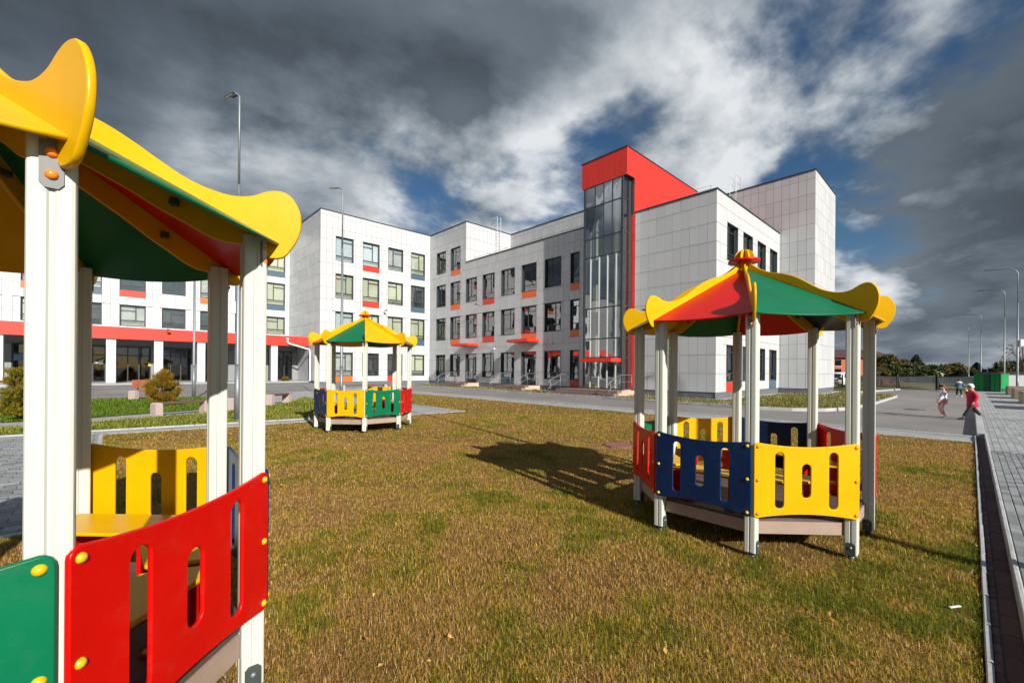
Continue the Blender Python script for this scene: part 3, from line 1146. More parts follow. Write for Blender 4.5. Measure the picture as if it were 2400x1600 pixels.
def facade(axis, coord, s0, s1, z0, z1, holes, tw=0.492, start=None, zgrid=None, single=False):
    """cladding panels of one wall; axis 'u' = the wall lies at constant u (seen from smaller u)"""
    zs = [z0]
    g = zgrid or [0.42 + 0.996 * k for k in range(0, 16)]
    zs += [z for z in g if z0 + 0.05 < z < z1 - 0.05] + [z1]
    a = s0 if start is None else start
    ss = [s0]
    k = math.ceil((s0 - a) / tw + 0.1)
    while a + k * tw < s1 - 0.06:
        if a + k * tw > s0 + 0.06:
            ss.append(a + k * tw)
        k += 1
    ss.append(s1)
    gap = 0.008
    for i in range(len(ss) - 1):
        for j in range(len(zs) - 1):
            rects = [(ss[i], ss[i + 1], zs[j], zs[j + 1])]
            for h in holes:
                new = []
                for r in rects:
                    a0, a1, b0, b1 = r
                    if h[1] <= a0 or h[0] >= a1 or h[3] <= b0 or h[2] >= b1:
                        new.append(r)
                        continue
                    if h[3] < b1:
                        new.append((a0, a1, h[3], b1))
                    if h[2] > b0:
                        new.append((a0, a1, b0, h[2]))
                    lo, hi = max(b0, h[2]), min(b1, h[3])
                    if h[0] > a0:
                        new.append((a0, h[0], lo, hi))
                    if h[1] < a1:
                        new.append((h[1], a1, lo, hi))
                rects = new
            for r in rects:
                if r[1] - r[0] > 0.03 and r[3] - r[2] > 0.03:
                    TILES.append((axis, coord, r[0] + gap, r[1] - gap, r[2] + gap, r[3] - gap, single))


# ---- windows
WIN = []            # (axis, coord, s0, s1, z0, z1, style, blind, spandrel colour)
ROWS = [(0.90, 2.92), (4.32, 6.37), (7.52, 9.60), (10.70, 12.77)]
hol = {}


def window(axis, coord, key, s0, s1, row, style, blind=None, sp=None, z0=None, z1=None, sph=0.5):
    a, b = ROWS[row] if z0 is None else (z0, z1)
    WIN.append((axis, coord, s0, s1, a, b, style, blind, sp, sph))
    hol.setdefault(key, []).append((s0, s1, a - (sph if sp else 0), b))


wr = random.Random(3)
# long wing (wall at u = 23.2), columns from the inner corner to the stair tower
colsW = [(34.11, 35.63), (31.78, 33.28), (29.35, 30.89), (27.01, 28.54), (24.58, 26.14), (22.21, 23.76), (19.81, 21.36), (18.2, 18.96)]
spW = {(1, 3): 'orange', (1, 2): 'orange', (1, 1): 'orange', (3, 2): 'red', (3, 1): 'red', (5, 2): 'orange', (5, 1): 'orange', (7, 2): 'orange', (7, 1): 'orange', (7, 0): 'red', (0, 0): 'blue', (4, 0): 'blue'}
for ci, (s0, s1) in enumerate(colsW):
    for row in range(4):
        if row == 3 and ci > 1:
            continue
        if row == 0 and ci in (2, 5):
            WIN.append(('u', 23.2, s0, s1, 0.40, 2.92, 'door', None, None, 0))
            hol.setdefault('W', []).append((s0, s1, 0.40, 2.92))
            continue
        st = 'narrow' if ci == 7 else ('A' if (ci + row) % 2 else 'B')
        window('u', 23.2, 'W', s0, s1, row, st, wr.choice([None, None, None, 'room']), spW.get((ci, row)))
# left block, sunlit wall at v = 36.84
colsL = [(13.9, 15.44), (16.28, 17.84), (18.7, 20.22), (21.08, 22.6)]
spL = {(1, 3): 'red', (1, 2): 'red', (3, 3): 'blue', (3, 2): 'blue', (3, 1): 'blue', (0, 0): 'orange', (2, 0): 'red'}
blL = {(0, 3): 'white', (1, 3): 'white', (2, 3): 'room', (3, 3): 'cream', (0, 2): 'cream', (1, 2): 'cream', (2, 2): 'cream', (3, 2): None, (0, 1): 'white', (1, 1): 'cream', (2, 1): 'cream', (3, 1): 'cream', (0, 0): 'room', (1, 0): None, (2, 0): None, (3, 0): 'cream'}
for ci, (s0, s1) in enumerate(colsL):
    for row in range(4):
        window('v', 36.84, 'L', s0, s1, row, 'A' if (ci + row) % 2 == 0 else 'B', blL[(ci, row)], spL.get((ci, row)))
# wing with the porch, v = 45.17
spF = {7: 'blue', 5: 'orange', 3: 'red', 2: 'blue', 1: 'orange'}
for i in range(-3, 8):
    s0 = -7.13 + i * 2.547
    for row in (1, 2, 3):
        z0, z1 = ROWS[row]
        sp = spF.get(i) if row >= 2 else None
        if row == 1:
            z0 = 4.74
        window('v', 45.17, 'F', s0, s0 + 1.54, row, 'B' if (i + row) % 2 else 'A', 'cream' if i == 7 else wr.choice(['white', None, 'room']), sp, z0, z1)
# end of the right wing, v = 9.157
for i, (s0, s1) in enumerate([(24.6, 26.17), (27.03, 28.6), (29.48, 31.03), (31.88, 33.42)]):
    window('v', 9.157, 'R', s0, s1, 2, 'A' if i % 2 else 'B', None, None, 7.65, 9.72)
    window('v', 9.157, 'R', s0, s1, 1, 'B' if i % 2 else 'A', None, None, 4.40, 6.42)
    window('v', 9.157, 'R', s0, s1, 0, 'A' if i % 2 else 'B', 'white' if i == 0 else None, {0: 'red', 3: 'blue'}.get(i), 0.97, 3.0, 0.57)

# ---- cladding
Z0 = 0.42
facade('u', 23.2, 9.157, 13.97, Z0, H3, [], start=9.157, single=True)
facade('u', 23.2, 17.12, 30.94, Z0, H3, hol['W'], start=17.12)
facade('u', 23.2, 30.94, 36.84, Z0, H4, hol['W'], start=30.94)
facade('v', 30.94, 23.2, 28.62, H3, H4, [], start=23.2)
facade('u', 28.62, 17.33, 30.94, H3, H4, [], start=17.33)
facade('v', 36.84, 12.65, 23.2, Z0, H4, hol['L'], start=12.65)
facade('u', 12.65, 36.84, 45.17, 0.45, H4, [], start=36.84)
facade('v', 45.17, -15.3, 12.65, 4.2, H4, hol['F'], start=-15.3 + 0.03)
facade('v', 9.157, 23.2, 33.97, Z0, H3, hol['R'], start=23.2, single=True)
facade('u', 33.97, 7.093, 14.6, Z0, H4 + 0.15, [], start=7.093)
facade('v', 7.093, 33.97, 40.0, Z0, H4 + 0.15, [], start=33.97, tw=0.75)
CLAD_T = 0.022


def tile_area(t):
    axis, c, a0, a1, z0, z1, _ = t
    q = []
    for s, z in ((a0, z0), (a1, z0), (a1, z1), (a0, z1)):
        q.append(project(UV(c, s, z) if axis == 'u' else UV(s, c, z)))
    return 0.5 * abs(sum(q[i][0] * q[(i + 1) % 4][1] - q[(i + 1) % 4][0] * q[i][1] for i in range(4)))


TILES.sort(key=lambda t: -(tile_area(t) + (10000 if t[6] else 0)))
far_tiles = MB()
tile_cache = {}
for i, (axis, c, a0, a1, z0, z1, _) in enumerate(TILES):
    w, h = a1 - a0, z1 - z0
    if i < 300:
        key = (axis, round(w, 3), round(h, 3))
        if key not in tile_cache:
            mb = MB()
            if axis == 'u':
                mb.bbox(0, CLAD_T, 0, w, 0, h, 0.003)
            else:
                mb.bbox(0, w, 0, CLAD_T, 0, h, 0.003)
            me = mb.mesh('facade_tile')
            me.materials.append(MATS['tile_single'])
            tile_cache[key] = me
        j = rnd.uniform(0.0, 0.004)
        loc = (c - BU + j, a0 - BV, z0) if axis == 'u' else (a0 - BU, c - BV + j, z0)
        link('facade_tile', tile_cache[key], school, loc)
    else:
        j = rnd.uniform(0.0, 0.004)
        if axis == 'u':
            sbox(far_tiles, c + j, c + j + CLAD_T, a0, a1, z0, z1)
        else:
            sbox(far_tiles, a0, a1, c + j, c + j + CLAD_T, z0, z1)
tag(far_tiles.build('far_facade_tiles', 'tile_mass', school), kind='stuff')

# ---- plinth, roofs and copings
pl = MB()
sbox(pl, 23.2 + 0.03, 23.6, 9.19, 13.9, 0, 0.41)
sbox(pl, 23.2 + 0.03, 33.97, 9.187, 9.4, 0, 0.412)
sbox(pl, 23.23, 23.6, 17.2, 36.9, 0, 0.411)
sbox(pl, 12.68, 23.3, 36.87, 37.1, -0.02, 0.41)
sbox(pl, 12.68, 12.9, 36.95, 45.2, -0.02, 0.44)
sbox(pl, 34.0, 34.2, 7.12, 14, 0, 0.413)
sbox(pl, 34.05, 39.97, 7.12, 7.3, 0, 0.41)
pl.build('plinth', 'plinth', school)
rf = MB()
sbox(rf, 23.25, 34, 9.2, 31, H3 - 0.1, H3 - 0.04)
sbox(rf, 28.7, 42, 14.5, 58, H4 - 0.04, H4 - 0.01)
rf.build('roof', 'roof_felt', school)
cp = MB()


def coping_u(c, v0, v1, z):
    sbox(cp, c - 0.035, c + 0.30, v0, v1, z, z + 0.075)


def coping_v(c, u0, u1, z):
    sbox(cp, u0, u1, c - 0.035, c + 0.30, z + 0.002, z + 0.077)


coping_u(23.2, 9.12, 13.97, H3)
coping_u(23.2, 17.35, 30.94, H3)
coping_v(9.157, 23.2, 33.9, H3)
coping_u(23.2, 30.9, 36.85, H4)
coping_v(30.94, 23.2, 28.62, H4)
coping_u(28.62, 17.35, 30.94, H4)
coping_v(36.84, 12.65, 23.2, H4)
coping_u(12.65, 36.8, 45.2, H4)
coping_v(45.17, -24, 12.65, H4)
coping_u(33.97, 7.05, 14.6, H4 + 0.15)
coping_v(7.093, 33.97, 40.05, H4 + 0.15)
cp.build('coping', 'coping', school)

# ---- window units
frame_cache, pane_cache = {}, {}
REC = 0.13                      # recess of the frame behind the cladding


def unit(w, h, style):
    """frame and pane rectangles of a window, in its own (s, depth, z) coordinates"""
    fw = 0.055
    m = MB()
    D0, D1 = REC, REC + 0.06
    # dark metal reveal lining
    for x0, x1, z0, z1 in ((0, 0.018, 0, h), (w - 0.018, w, 0, h), (0.018, w - 0.018, h - 0.018, h), (0.018, w - 0.018, 0, 0.018)):
        m.box(x0, x1, -0.012, IN - 0.002, z0, z1)
    m.box(0.018, 0.018 + fw, D0, D1, 0.018, h - 0.018)
    m.box(w - 0.018 - fw, w - 0.018, D0, D1, 0.018, h - 0.018)
    a, b = 0.018 + fw, w - 0.018 - fw
    m.box(a, b, D0 + 0.001, D1 - 0.001, 0.018, 0.018 + fw)
    m.box(a, b, D0 + 0.001, D1 - 0.001, h - 0.018 - fw, h - 0.018)
    zb, zt = 0.018 + fw, h - 0.018 - fw
    panes = []
    if style == 'narrow':
        z1, z2 = zb + 0.36, zt - 0.36
        m.box(a, b, D0 + 0.002, D1 - 0.002, z1, z1 + 0.05)
        m.box(a, b, D0 + 0.002, D1 - 0.002, z2, z2 + 0.05)
        panes = [(a, b, zb, z1), (a, b, z1 + 0.05, z2), (a, b, z2 + 0.05, zt)]
    elif style == 'door':
        zt2 = zb + 1.95
        xm = a + (b - a) * 0.56
        m.box(a, b, D0 - 0.004, D1 + 0.004, zt2, zt2 + 0.09)
        m.box(xm, xm + 0.09, D0 + 0.002, D1 - 0.002, zb, zt2)
        m.box(a, b, D0 + 0.003, D1 - 0.003, zb, zb + 0.24)
        panes = [(a, xm, zb + 0.24, zt2), (xm + 0.09, b, zb + 0.24, zt2), (a, b, zt2 + 0.09, zt)]
    else:
        xm = a + (b - a) * (0.60 if style == 'A' else 0.34)
        z1, z2 = zb + 0.36, zt - 0.34
        m.box(a, b, D0 + 0.002, D1 - 0.002, z1, z1 + 0.055)
        m.box(a, b, D0 + 0.020, D1 - 0.015, zb + 0.20, zb + 0.225)
        m.box(xm, xm + 0.065, D0 + 0.003, D1 - 0.003, z1 + 0.055, zt)
        if style == 'A':
            m.box(a, xm, D0 + 0.004, D1 - 0.004, z2, z2 + 0.045)
            panes = [(a, b, zb, z1), (a, xm, z1 + 0.055, z2), (a, xm, z2 + 0.045, zt), (xm + 0.065, b, z1 + 0.055, zt)]
        else:
            m.box(xm + 0.065, b, D0 + 0.004, D1 - 0.004, z2, z2 + 0.045)
            panes = [(a, b, zb, z1), (xm + 0.065, b, z1 + 0.055, z2), (xm + 0.065, b, z2 + 0.045, zt), (a, xm, z1 + 0.055, zt)]
    return m, panes


def quad_mesh(name, w, h, d, material, flip):
    """thin upright sheet in the (s, z) plane"""
    mb = MB()
    mb.box(0, w, d, d + 0.006, 0, h)
    me = mb.mesh(name)
    me.materials.append(MATS[material])
    return me


for axis, c, s0, s1, z0, z1, style, blind, sp, sph in WIN:
    w, h = round(s1 - s0, 2), round(z1 - z0, 2)
    # local frame: s to the right along the wall, depth into the wall, z up
    if axis == 'v':
        loc, rz = (s0 - BU, c - BV, z0), 0.0
    else:
        loc, rz = (c - BU, s1 - BV, z0), -PI / 2
    key = (w, h, style)
    if key not in frame_cache:
        m, panes = unit(w, h, style)
        me = m.mesh('window')
        me.materials.append(MATS['frame_dark'])
        frame_cache[key] = (me, panes)
    me, panes = frame_cache[key]
    win = link('door' if style == 'door' else 'window', me, school, loc, rz)
    for (x0, x1, b0, b1) in panes:
        gm = 'glass_window' if axis == 'u' else 'glass_clear'
        k2 = (round(x1 - x0, 3), round(b1 - b0, 3), gm)
        if k2 not in pane_cache:
            pane_cache[k2] = quad_mesh('pane', x1 - x0 - 0.002, b1 - b0 - 0.002, 0, gm, False)
        p = link('pane', pane_cache[k2], win, (x0 + 0.001, REC + 0.028, b0 + 0.001))
        p.rotation_euler = (wr.uniform(-0.004, 0.004), 0, wr.uniform(-0.006, 0.006))
    if style == 'door':
        MB().tube([(w * 0.52, REC - 0.05, 0.75), (w * 0.52, REC - 0.05, 1.25)], 0.014, 6).build('handle', 'steel_bright', win)
    if blind in ('cream', 'white'):
        drop = wr.choice([1.0, 1.0, 0.86])
        bl = MB().box(0.03, w - 0.03, REC + 0.10, REC + 0.105, h * (1 - drop) + 0.03, h - 0.03)
        bl.build('blind', 'blind_' + blind, win)
    else:
        MB().box(0.02, w - 0.02, IN - 0.02, IN - 0.012, 0.02, h - 0.02).build('room', 'room_grey' if blind == 'room' else 'room_dark', win)
    if sp:
        MB().bbox(0.006, w - 0.006, -0.004, 0.03, -sph + 0.006, -0.006, 0.003).build('spandrel', 'spandrel_' + sp, win)

# ---- stair tower
GU, GV0, GV1 = 22.30, 14.23, 17.10
tower = MB()
sbox(tower, 22.32, 31.84, 14.02, 17.30, 13.22, 14.80)
sbox(tower, 23.16, 31.84, 14.02, 14.2, H3 - 0.05, 13.3)
sbox(tower, 23.20, 23.6, 13.985, 14.225, 0.42, H3 + 0.02)
tw_ = tower.build('stair_tower_crown', 'reveal_dark', school)
tag(tw_, 'red clad crown of the stair tower')
cas = MB()
g = 0.004
n = 8
for k in range(n):                       # shaded front of the crown
    a0 = 13.99 + (17.335 - 13.99) * k / n
    a1 = 13.99 + (17.335 - 13.99) * (k + 1) / n
    sbox(cas, 22.30, 22.325, a0 + g, a1 - g, 13.20, 14.82)
for k in range(6):                       # sunlit flank
    a0 = 22.326 + (31.84 - 22.326) * k / 6
    a1 = 22.326 + (31.84 - 22.326) * (k + 1) / 6
    if k == 0:
        sbox(cas, a0, 23.16, 13.99, 14.015, 13.20, 14.82)
        sbox(cas, 23.16, a1 - g / 2, 13.99, 14.015, H3 - 0.02, 14.82)
    else:
        sbox(cas, a0 + g / 2, a1 - g / 2, 13.99, 14.015, H3 - 0.02, 14.82)
sbox(cas, 23.172, 23.198, 13.978, 14.228, 0.42, H3 + 0.02)      # red strip beside the glass
cas.build('red_cladding', 'cassette_red', school)
cpt = MB()
sbox(cpt, 22.27, 31.84, 13.96, 17.36, 14.82, 14.885)
cpt.build('coping', 'coping', school)
# glazing bars
gb = MB()
zs_t = [0.42, 2.35, 3.52, 5.45, 8.68, 9.87, 11.89, 13.18]
mulls_hi = [GV1, 16.294, 15.647, 15.021, 14.305]
sbox(gb, GU - 0.03, GU + 0.07, 14.235, 14.37, 0.40, 13.2)
sbox(gb, GU - 0.03, GU + 0.07, 17.04, 17.14, 0.40, 13.2)
sbox(gb, GU + 0.07, 23.17, 14.232, 14.30, 13.05, 13.2)
sbox(gb, 22.95, 23.17, 14.234, 14.33, 0.40, 13.05)
for z in zs_t:
    sbox(gb, GU, GU + 0.06, 14.37, 17.04, z - 0.035, z + 0.035)
    sbox(gb, GU + 0.07, 22.95, 14.24, 14.30, z - 0.03, z + 0.03)
gb.build('glazing_frame', 'frame_dark', school)
shift = [15.95, 15.33, 14.72, 16.5]
for zi in range(len(zs_t) - 1):
    z0, z1 = zs_t[zi] + 0.035, zs_t[zi + 1] - 0.035
    ms = sorted([17.04] + ([16.294, 15.647, 15.021] if zi >= 4 else [16.6, 15.95, 15.33, 14.72]) + [14.37])
    for k in range(len(ms) - 1):
        if k:
            sbox(MB(), 0, 0, 0, 0, 0, 0)
            m = MB()
            sbox(m, GU - (0.03 if zi < 4 else 0.0), GU + 0.055, ms[k] - 0.026, ms[k] + 0.026, z0, z1)
            m.build('mullion', 'frame_dark' if zi >= 4 else 'mullion_pale', school)
        p = MB().box(0, 0.008, 0, ms[k + 1] - ms[k] - 0.056, 0, z1 - z0)
        o = p.build('pane', 'glass_tower', school, (GU + 0.028 - BU, ms[k] + 0.028 - BV, z0))
        o.rotation_euler = (0, wr.uniform(-0.008, 0.008), wr.uniform(-0.012, 0.012))
    p = MB().box(0, 22.95 - GU - 0.075, 0, 0.008, 0, z1 - z0)
    p.build('pane', 'glass_tower', school, (GU + 0.072 - BU, 14.265 - BV, z0))
# inside of the tower: floors, stair flights, posts, back wall
ins = MB()
for z in (0.30, 3.6, 6.9, 10.2):
    sbox(ins, 24.0, 25.55, 14.3, 17.2, z - 0.2, z)
for z in (1.95, 5.25, 8.55):
    sbox(ins, 22.5, 23.5, 14.4, 17.0, z - 0.15, z)
ins.build('stair_landing', 'room_grey', school)
fl = MB()
for k, z in enumerate((0.3, 1.95, 3.6, 5.25, 6.9, 8.55)):
    up = k % 2 == 0
    va, vb = (14.5, 15.6) if up else (15.8, 16.9)
    ua, ub = (24.0, 23.5) if up else (23.5, 24.0)
    fl.add([(24.1 - BU if up else 23.4 - BU, va - BV, z), (23.4 - BU if up else 24.1 - BU, va - BV, z + 1.65), (23.4 - BU if up else 24.1 - BU, vb - BV, z + 1.65), (24.1 - BU if up else 23.4 - BU, vb - BV, z)], [(0, 1, 2, 3)])
fl.build('stair_flight', 'room_grey', school)
po = MB()
for v in (15.1, 16.75):
    sbox(po, 23.1, 23.32, v, v + 0.26, 0.3, 13.1)
po.build('inner_post', 'blind_cream', school)
bw = MB()
sbox(bw, 25.50, 25.58, 14.02, 17.3, 0, 13.2)
sbox(bw, 22.6, 25.5, 17.13, 17.3, 0, 13.2)
sbox(bw, 23.6, 25.5, 14.02, 14.16, 0, 13.2)
sbox(bw, GU, 25.5, 14.2, 17.1, 0.0, 0.39)
bw.build('tower_wall', 'room_grey', school)

# ---- canopies over the doors, steps, hand rails
def canopy(u0, v0, v1, z0, z1):
    m = MB()
    sbox(m, u0, 23.19, v0, v1, z0, z1)
    m.build('door_canopy', 'spandrel_red', school)


canopy(21.95, 29.05, 31.35, 3.56, 3.76)
canopy(21.95, 21.88, 24.1, 3.60, 3.82)
m = MB()
sbox(m, 21.25, 22.28, 14.32, 16.55, 2.06, 2.27)
m.build('door_canopy', 'spandrel_red', school)


def rail(pts, posts):
    m = MB()
    m.tube([S(p[0], p[1]) + (p[2],) for p in pts], 0.022, 6)
    m.tube([S(p[0], p[1]) + (p[2] - 0.4,) for p in pts], 0.016, 6)
    for (u, v, zt, zb) in posts:
        m.tube([S(u, v) + (zb,), S(u, v) + (zt,)], 0.02, 6)
    m.build('hand_rail', 'steel_zinc', school)


def steps(u1, v0, v1, n, run, rise, landing):
    """landing against the wall and n steps down towards smaller u"""
    for k in range(n):
        m = MB()
        ztop = rise * (n - k)
        sbox(m, u1 - landing - run * (k + 1), u1 - landing - run * k if k else u1, v0 + 0.08, v1 - 0.0, 0.0, ztop)
        m.build('stair_step', 'stair_brown', school)
    m = MB()
    prof = [(u1, 0.0), (u1, rise * n + 0.012)]
    for k in range(n):
        prof += [(u1 - landing - run * k, rise * (n - k) + 0.012), (u1 - landing - run * k, rise * (n - k - 1) + 0.012)]
    prof = prof + [(u1 - landing - run * (n - 1), 0.0)]
    clean = []
    for p in prof:
        if not clean or (abs(p[0] - clean[-1][0]) + abs(p[1] - clean[-1][1])) > 1e-4:
            clean.append(p)
    vs = [(p[0] - BU, v0 - BV, p[1]) for p in clean] + [(p[0] - BU, v0 + 0.078 - BV, p[1]) for p in clean]
    k = len(clean)
    m.add(vs, [list(range(k)), list(range(k, 2 * k))[::-1]] + [(i, i + k, (i + 1) % k + k, (i + 1) % k) for i in range(k)])
    m.build('stair_cheek', 'stair_tan', school)
    top = rise * n
    ue = u1 - landing - run * n
    for v in (v0 + 0.12, v1 - 0.08):
        rail([(u1 - 0.1, v, top + 0.9), (u1 - landing, v, top + 0.9), (ue, v, 0.9), (ue - 0.15, v, 0.72)], [(u1 - 0.1, v, top + 0.9, top), (u1 - landing, v, top + 0.9, top), (ue + 0.1, v, 0.95, 0.1)])


steps(23.22, 29.0, 32.2, 3, 0.32, 0.13, 1.2)
steps(23.22, 21.8, 25.0, 3, 0.32, 0.13, 1.2)
steps(22.28, 13.4, 18.0, 3, 0.34, 0.13, 1.3)

# ---- long red canopy, its columns and the glazed porch on the left
m = MB()
CF = 39.50
for k in range(9):
    a0 = -24 + (12.64 + 24) * k / 9
    a1 = -24 + (12.64 + 24) * (k + 1) / 9
    sbox(m, a0 + 0.004, a1 - 0.004, CF, CF + 0.05, 3.44, 4.25)
m.build('canopy_fascia', 'spandrel_red', school)
m = MB()
sbox(m, -24, 12.64, CF + 0.05, 45.16, 3.50, 4.20)
m.build('canopy', 'soffit', school)
for k in range(-5, 5):
    if k == 5:
        continue
    u0 = -0.214 + 2.486 * k
    m = MB()
    for zz in ((0.46, 1.42), (1.43, 2.41), (2.42, 3.5)):
        sbox(m, u0, u0 + 0.49, CF + 0.12, CF + 0.61, zz[0], zz[1])
    m.build('porch_column', 'tile_mass', school)
m = MB()
sbox(m, -24, 12.6, 38.95, 46, 0.0, 0.45)
m.build('porch_floor', 'porch_grey', school)
# glazed front under the canopy
for k in range(-5, 5):
    u0 = -0.214 + 2.486 * k + 0.5
    v = 42.6
    m = MB()
    for x in (u0, u0 + 0.62, u0 + 1.25, u0 + 1.90):
        sbox(m, x, x + 0.07, v, v + 0.08, 0.45, 3.05)
    for z in (0.45, 2.35, 2.98):
        sbox(m, u0, u0 + 1.97, v + 0.003, v + 0.077, z, z + 0.07)
    w_ = m.build('porch_window', 'frame_dark', school)
    for (x0, x1, z0, z1) in ((0.07, 0.62, 0.52, 2.35), (0.69, 1.25, 0.52, 2.35), (1.32, 1.90, 0.52, 2.35), (0.07, 0.62, 2.42, 2.98), (0.69, 1.25, 2.42, 2.98), (1.32, 1.9, 2.42, 2.98)):
        q = MB()
        sbox(q, u0 + x0 + 0.002, u0 + x1 - 0.002, v + 0.035, v + 0.043, z0 + 0.002, z1 - 0.002)
        q.build('pane', 'glass_shop', w_)
m = MB()
sbox(m, -24, 12.6, 42.66, 42.7, 3.06, 3.5)
for k in range(-5, 6):
    u0 = -0.214 + 2.486 * k
    sbox(m, u0 - 0.02, u0 + 0.49, 42.55, 42.9, 0.45, 3.05)
m.build('porch_wall', 'soffit', school)
m = MB()
sbox(m, -24, 12.55, 45.0, 45.1, 0.45, 3.5)
m.build('hall_wall', 'room_dark', school)
# notices on the glass
for (u, z, w, h, mt) in ((-4.6, 1.9, 0.55, 0.42, 'paper_blue'), (-0.6, 1.75, 0.22, 0.25, 'paper_white'), (2.1, 1.62, 0.5, 0.3, 'paper_yellow')):
    q = MB()
    sbox(q, u, u + w, 42.58, 42.586, z, z + h)
    q.build('notice', mt, school)
for u in (4.05, 4.55):
    q = MB()
    q.ball(S(u, 43.6) + (1.62,), 0.10)
    q.build('wall_globe', 'lamp_glow_globe', school)

# ---- down pipe at the porch, ladders, roof rails, lamps and cameras on the walls
m = MB()
m.tube([S(10.9, CF - 0.12) + (3.98,), S(10.9, CF - 0.12) + (3.72,), S(11.0, CF - 0.16) + (3.62,), S(12.45, 38.75) + (3.15,), S(12.5, 38.7) + (3.0,), S(12.5, 38.7) + (0.62,), S(12.42, 38.5) + (0.48,)], 0.062, 10)
m.cyl(S(10.9, CF - 0.12), 0.10, 3.95, 4.08, 12, 0.14)
m.build('down_pipe', 'pipe_white', school)


def ladder(u, v, z0, z1, du, dv, name='roof_ladder'):
    """ladder with tall hoops that step over the roof edge; du, dv point to the free side"""
    m = MB()
    pw = 0.22
    axis = Vector((abs(dv), abs(du)))
    for s in (-1, 1):
        x, y = S(u + axis.x * pw * s, v + axis.y * pw * s)
        m.tube([(x + du * 0.18, y + dv * 0.18, z0), (x + du * 0.18, y + dv * 0.18, z1 + 1.25)], 0.020, 6)
        m.tube([(x + du * 0.18, y + dv * 0.18, z1 + 1.22), (x - du * 0.7, y - dv * 0.7, z1 + 1.22), (x - du * 0.7, y - dv * 0.7, z1)], 0.022, 6)
        m.tube([(x + du * 0.18, y + dv * 0.18, z1 + 0.7), (x - du * 0.7, y - dv * 0.7, z1 + 0.7)], 0.02, 6)
    z = z0 + 0.2
    while z < z1:
        xa, ya = S(u - axis.x * pw, v - axis.y * pw)
        xb, yb = S(u + axis.x * pw, v + axis.y * pw)
        m.tube([(xa + du * 0.18, ya + dv * 0.18, z), (xb + du * 0.18, yb + dv * 0.18, z)], 0.016, 6)
        z += 0.3
    m.build(name, 'shed_white', school)


ladder(26.9, 30.9, H3, H4, 0, -1)
ladder(33.95, 12.2, H3, H4 + 0.15, -1, 0)
rr = MB()
for z in (0.16, 0.32):
    rr.tube([S(23.5, 9.6) + (H3 + z + 0.1,), S(23.5, 13.6) + (H3 + z + 0.1,)], 0.012, 5)
    rr.tube([S(23.5, 18) + (H3 + z,), S(23.5, 30.5) + (H3 + z,)], 0.012, 5)
for v in (9.6, 10.9, 12.2, 13.5, 18, 20, 22, 24, 26, 28, 30):
    rr.tube([S(23.5, v) + (H3,), S(23.5, v) + (H3 + 0.42,)], 0.013, 5)
rr.build('roof_rail', 'steel_zinc', school)


def floodlight(u, v, z, du, dv):
    m = MB()
    x, y = S(u, v)
    m.tube([(x, y, z), (x + du * 0.35, y + dv * 0.35, z + 0.12)], 0.018, 6)
    m.bbox(x + du * 0.42 - 0.11, x + du * 0.42 + 0.11, y + dv * 0.42 - 0.11, y + dv * 0.42 + 0.11, z + 0.06, z + 0.14, 0.015)
    m.build('wall_lamp', 'steel_dark', school)


floodlight(18.3, 36.82, 6.75, 0, -1)
floodlight(23.18, 28.9, 7.0, -1, 0)
floodlight(23.18, 13.05, 5.0, -1, 0)
floodlight(8.4, 45.15, 7.2, 0, -1)
floodlight(3.0, CF - 0.02, 4.1, 0, -1)
for (u, v, z) in ((23.12, 26.9, 3.25), (23.12, 20.6, 3.5), (22.9, 36.78, 3.0)):
    m = MB()
    m.ball(S(u, v) + (z,), 0.075)
    m.build('camera_dome', 'pipe_white', school)
# ================================================================== THE GAZEBOS
GR = 1.064                      # post circle in design units
SIDE = 2 * GR * math.sin(PI / 8)
APO = GR * math.cos(PI / 8)
EAVE_R, EAVE_Z, TOP_R, TOP_Z = 1.19, 2.025, 0.06, 2.615
FIN_T = 0.020


def kdir(k):
    a = k * PI / 4
    return Vector((math.sin(a), -math.cos(a), 0))


def slot(cx, z0, z1, r, n=8):
    pts = []
    for k in range(n + 1):
        t = -PI + PI * k / n
        pts.append((cx + r * math.cos(t), z0 + r + r * math.sin(t)))
    for k in range(n + 1):
        t = PI * k / n
        pts.append((cx + r * math.cos(t), z1 - r + r * math.sin(t)))
    return pts


def panel_outline(hw):
    z0, z1, sag = 0.35, 0.968, 0.034
    c = 0.03
    top, bot = [], []
    n = 14
    for k in range(n + 1):
        s = -1 + 2 * k / n
        top.append((s * (hw - c), z1 - sag * (1 - s * s)))
        bot.append((s * (hw - c), z0 + sag * (1 - s * s)))
    def corner(cx, cz, a0):
        return [(cx + c * math.cos(a0 + PI / 2 * j / 4), cz + c * math.sin(a0 + PI / 2 * j / 4)) for j in range(1, 4)]
    out = bot
    out = out + corner(hw - c, z0 + c, -PI / 2) + [(hw, z0 + c), (hw, z1 - c)] + corner(hw - c, z1 - c, 0)
    out = out + top[::-1]
    out = out + corner(-hw + c, z1 - c, PI / 2) + [(-hw, z1 - c), (-hw, z0 + c)] + corner(-hw + c, z0 + c, PI)
    return out


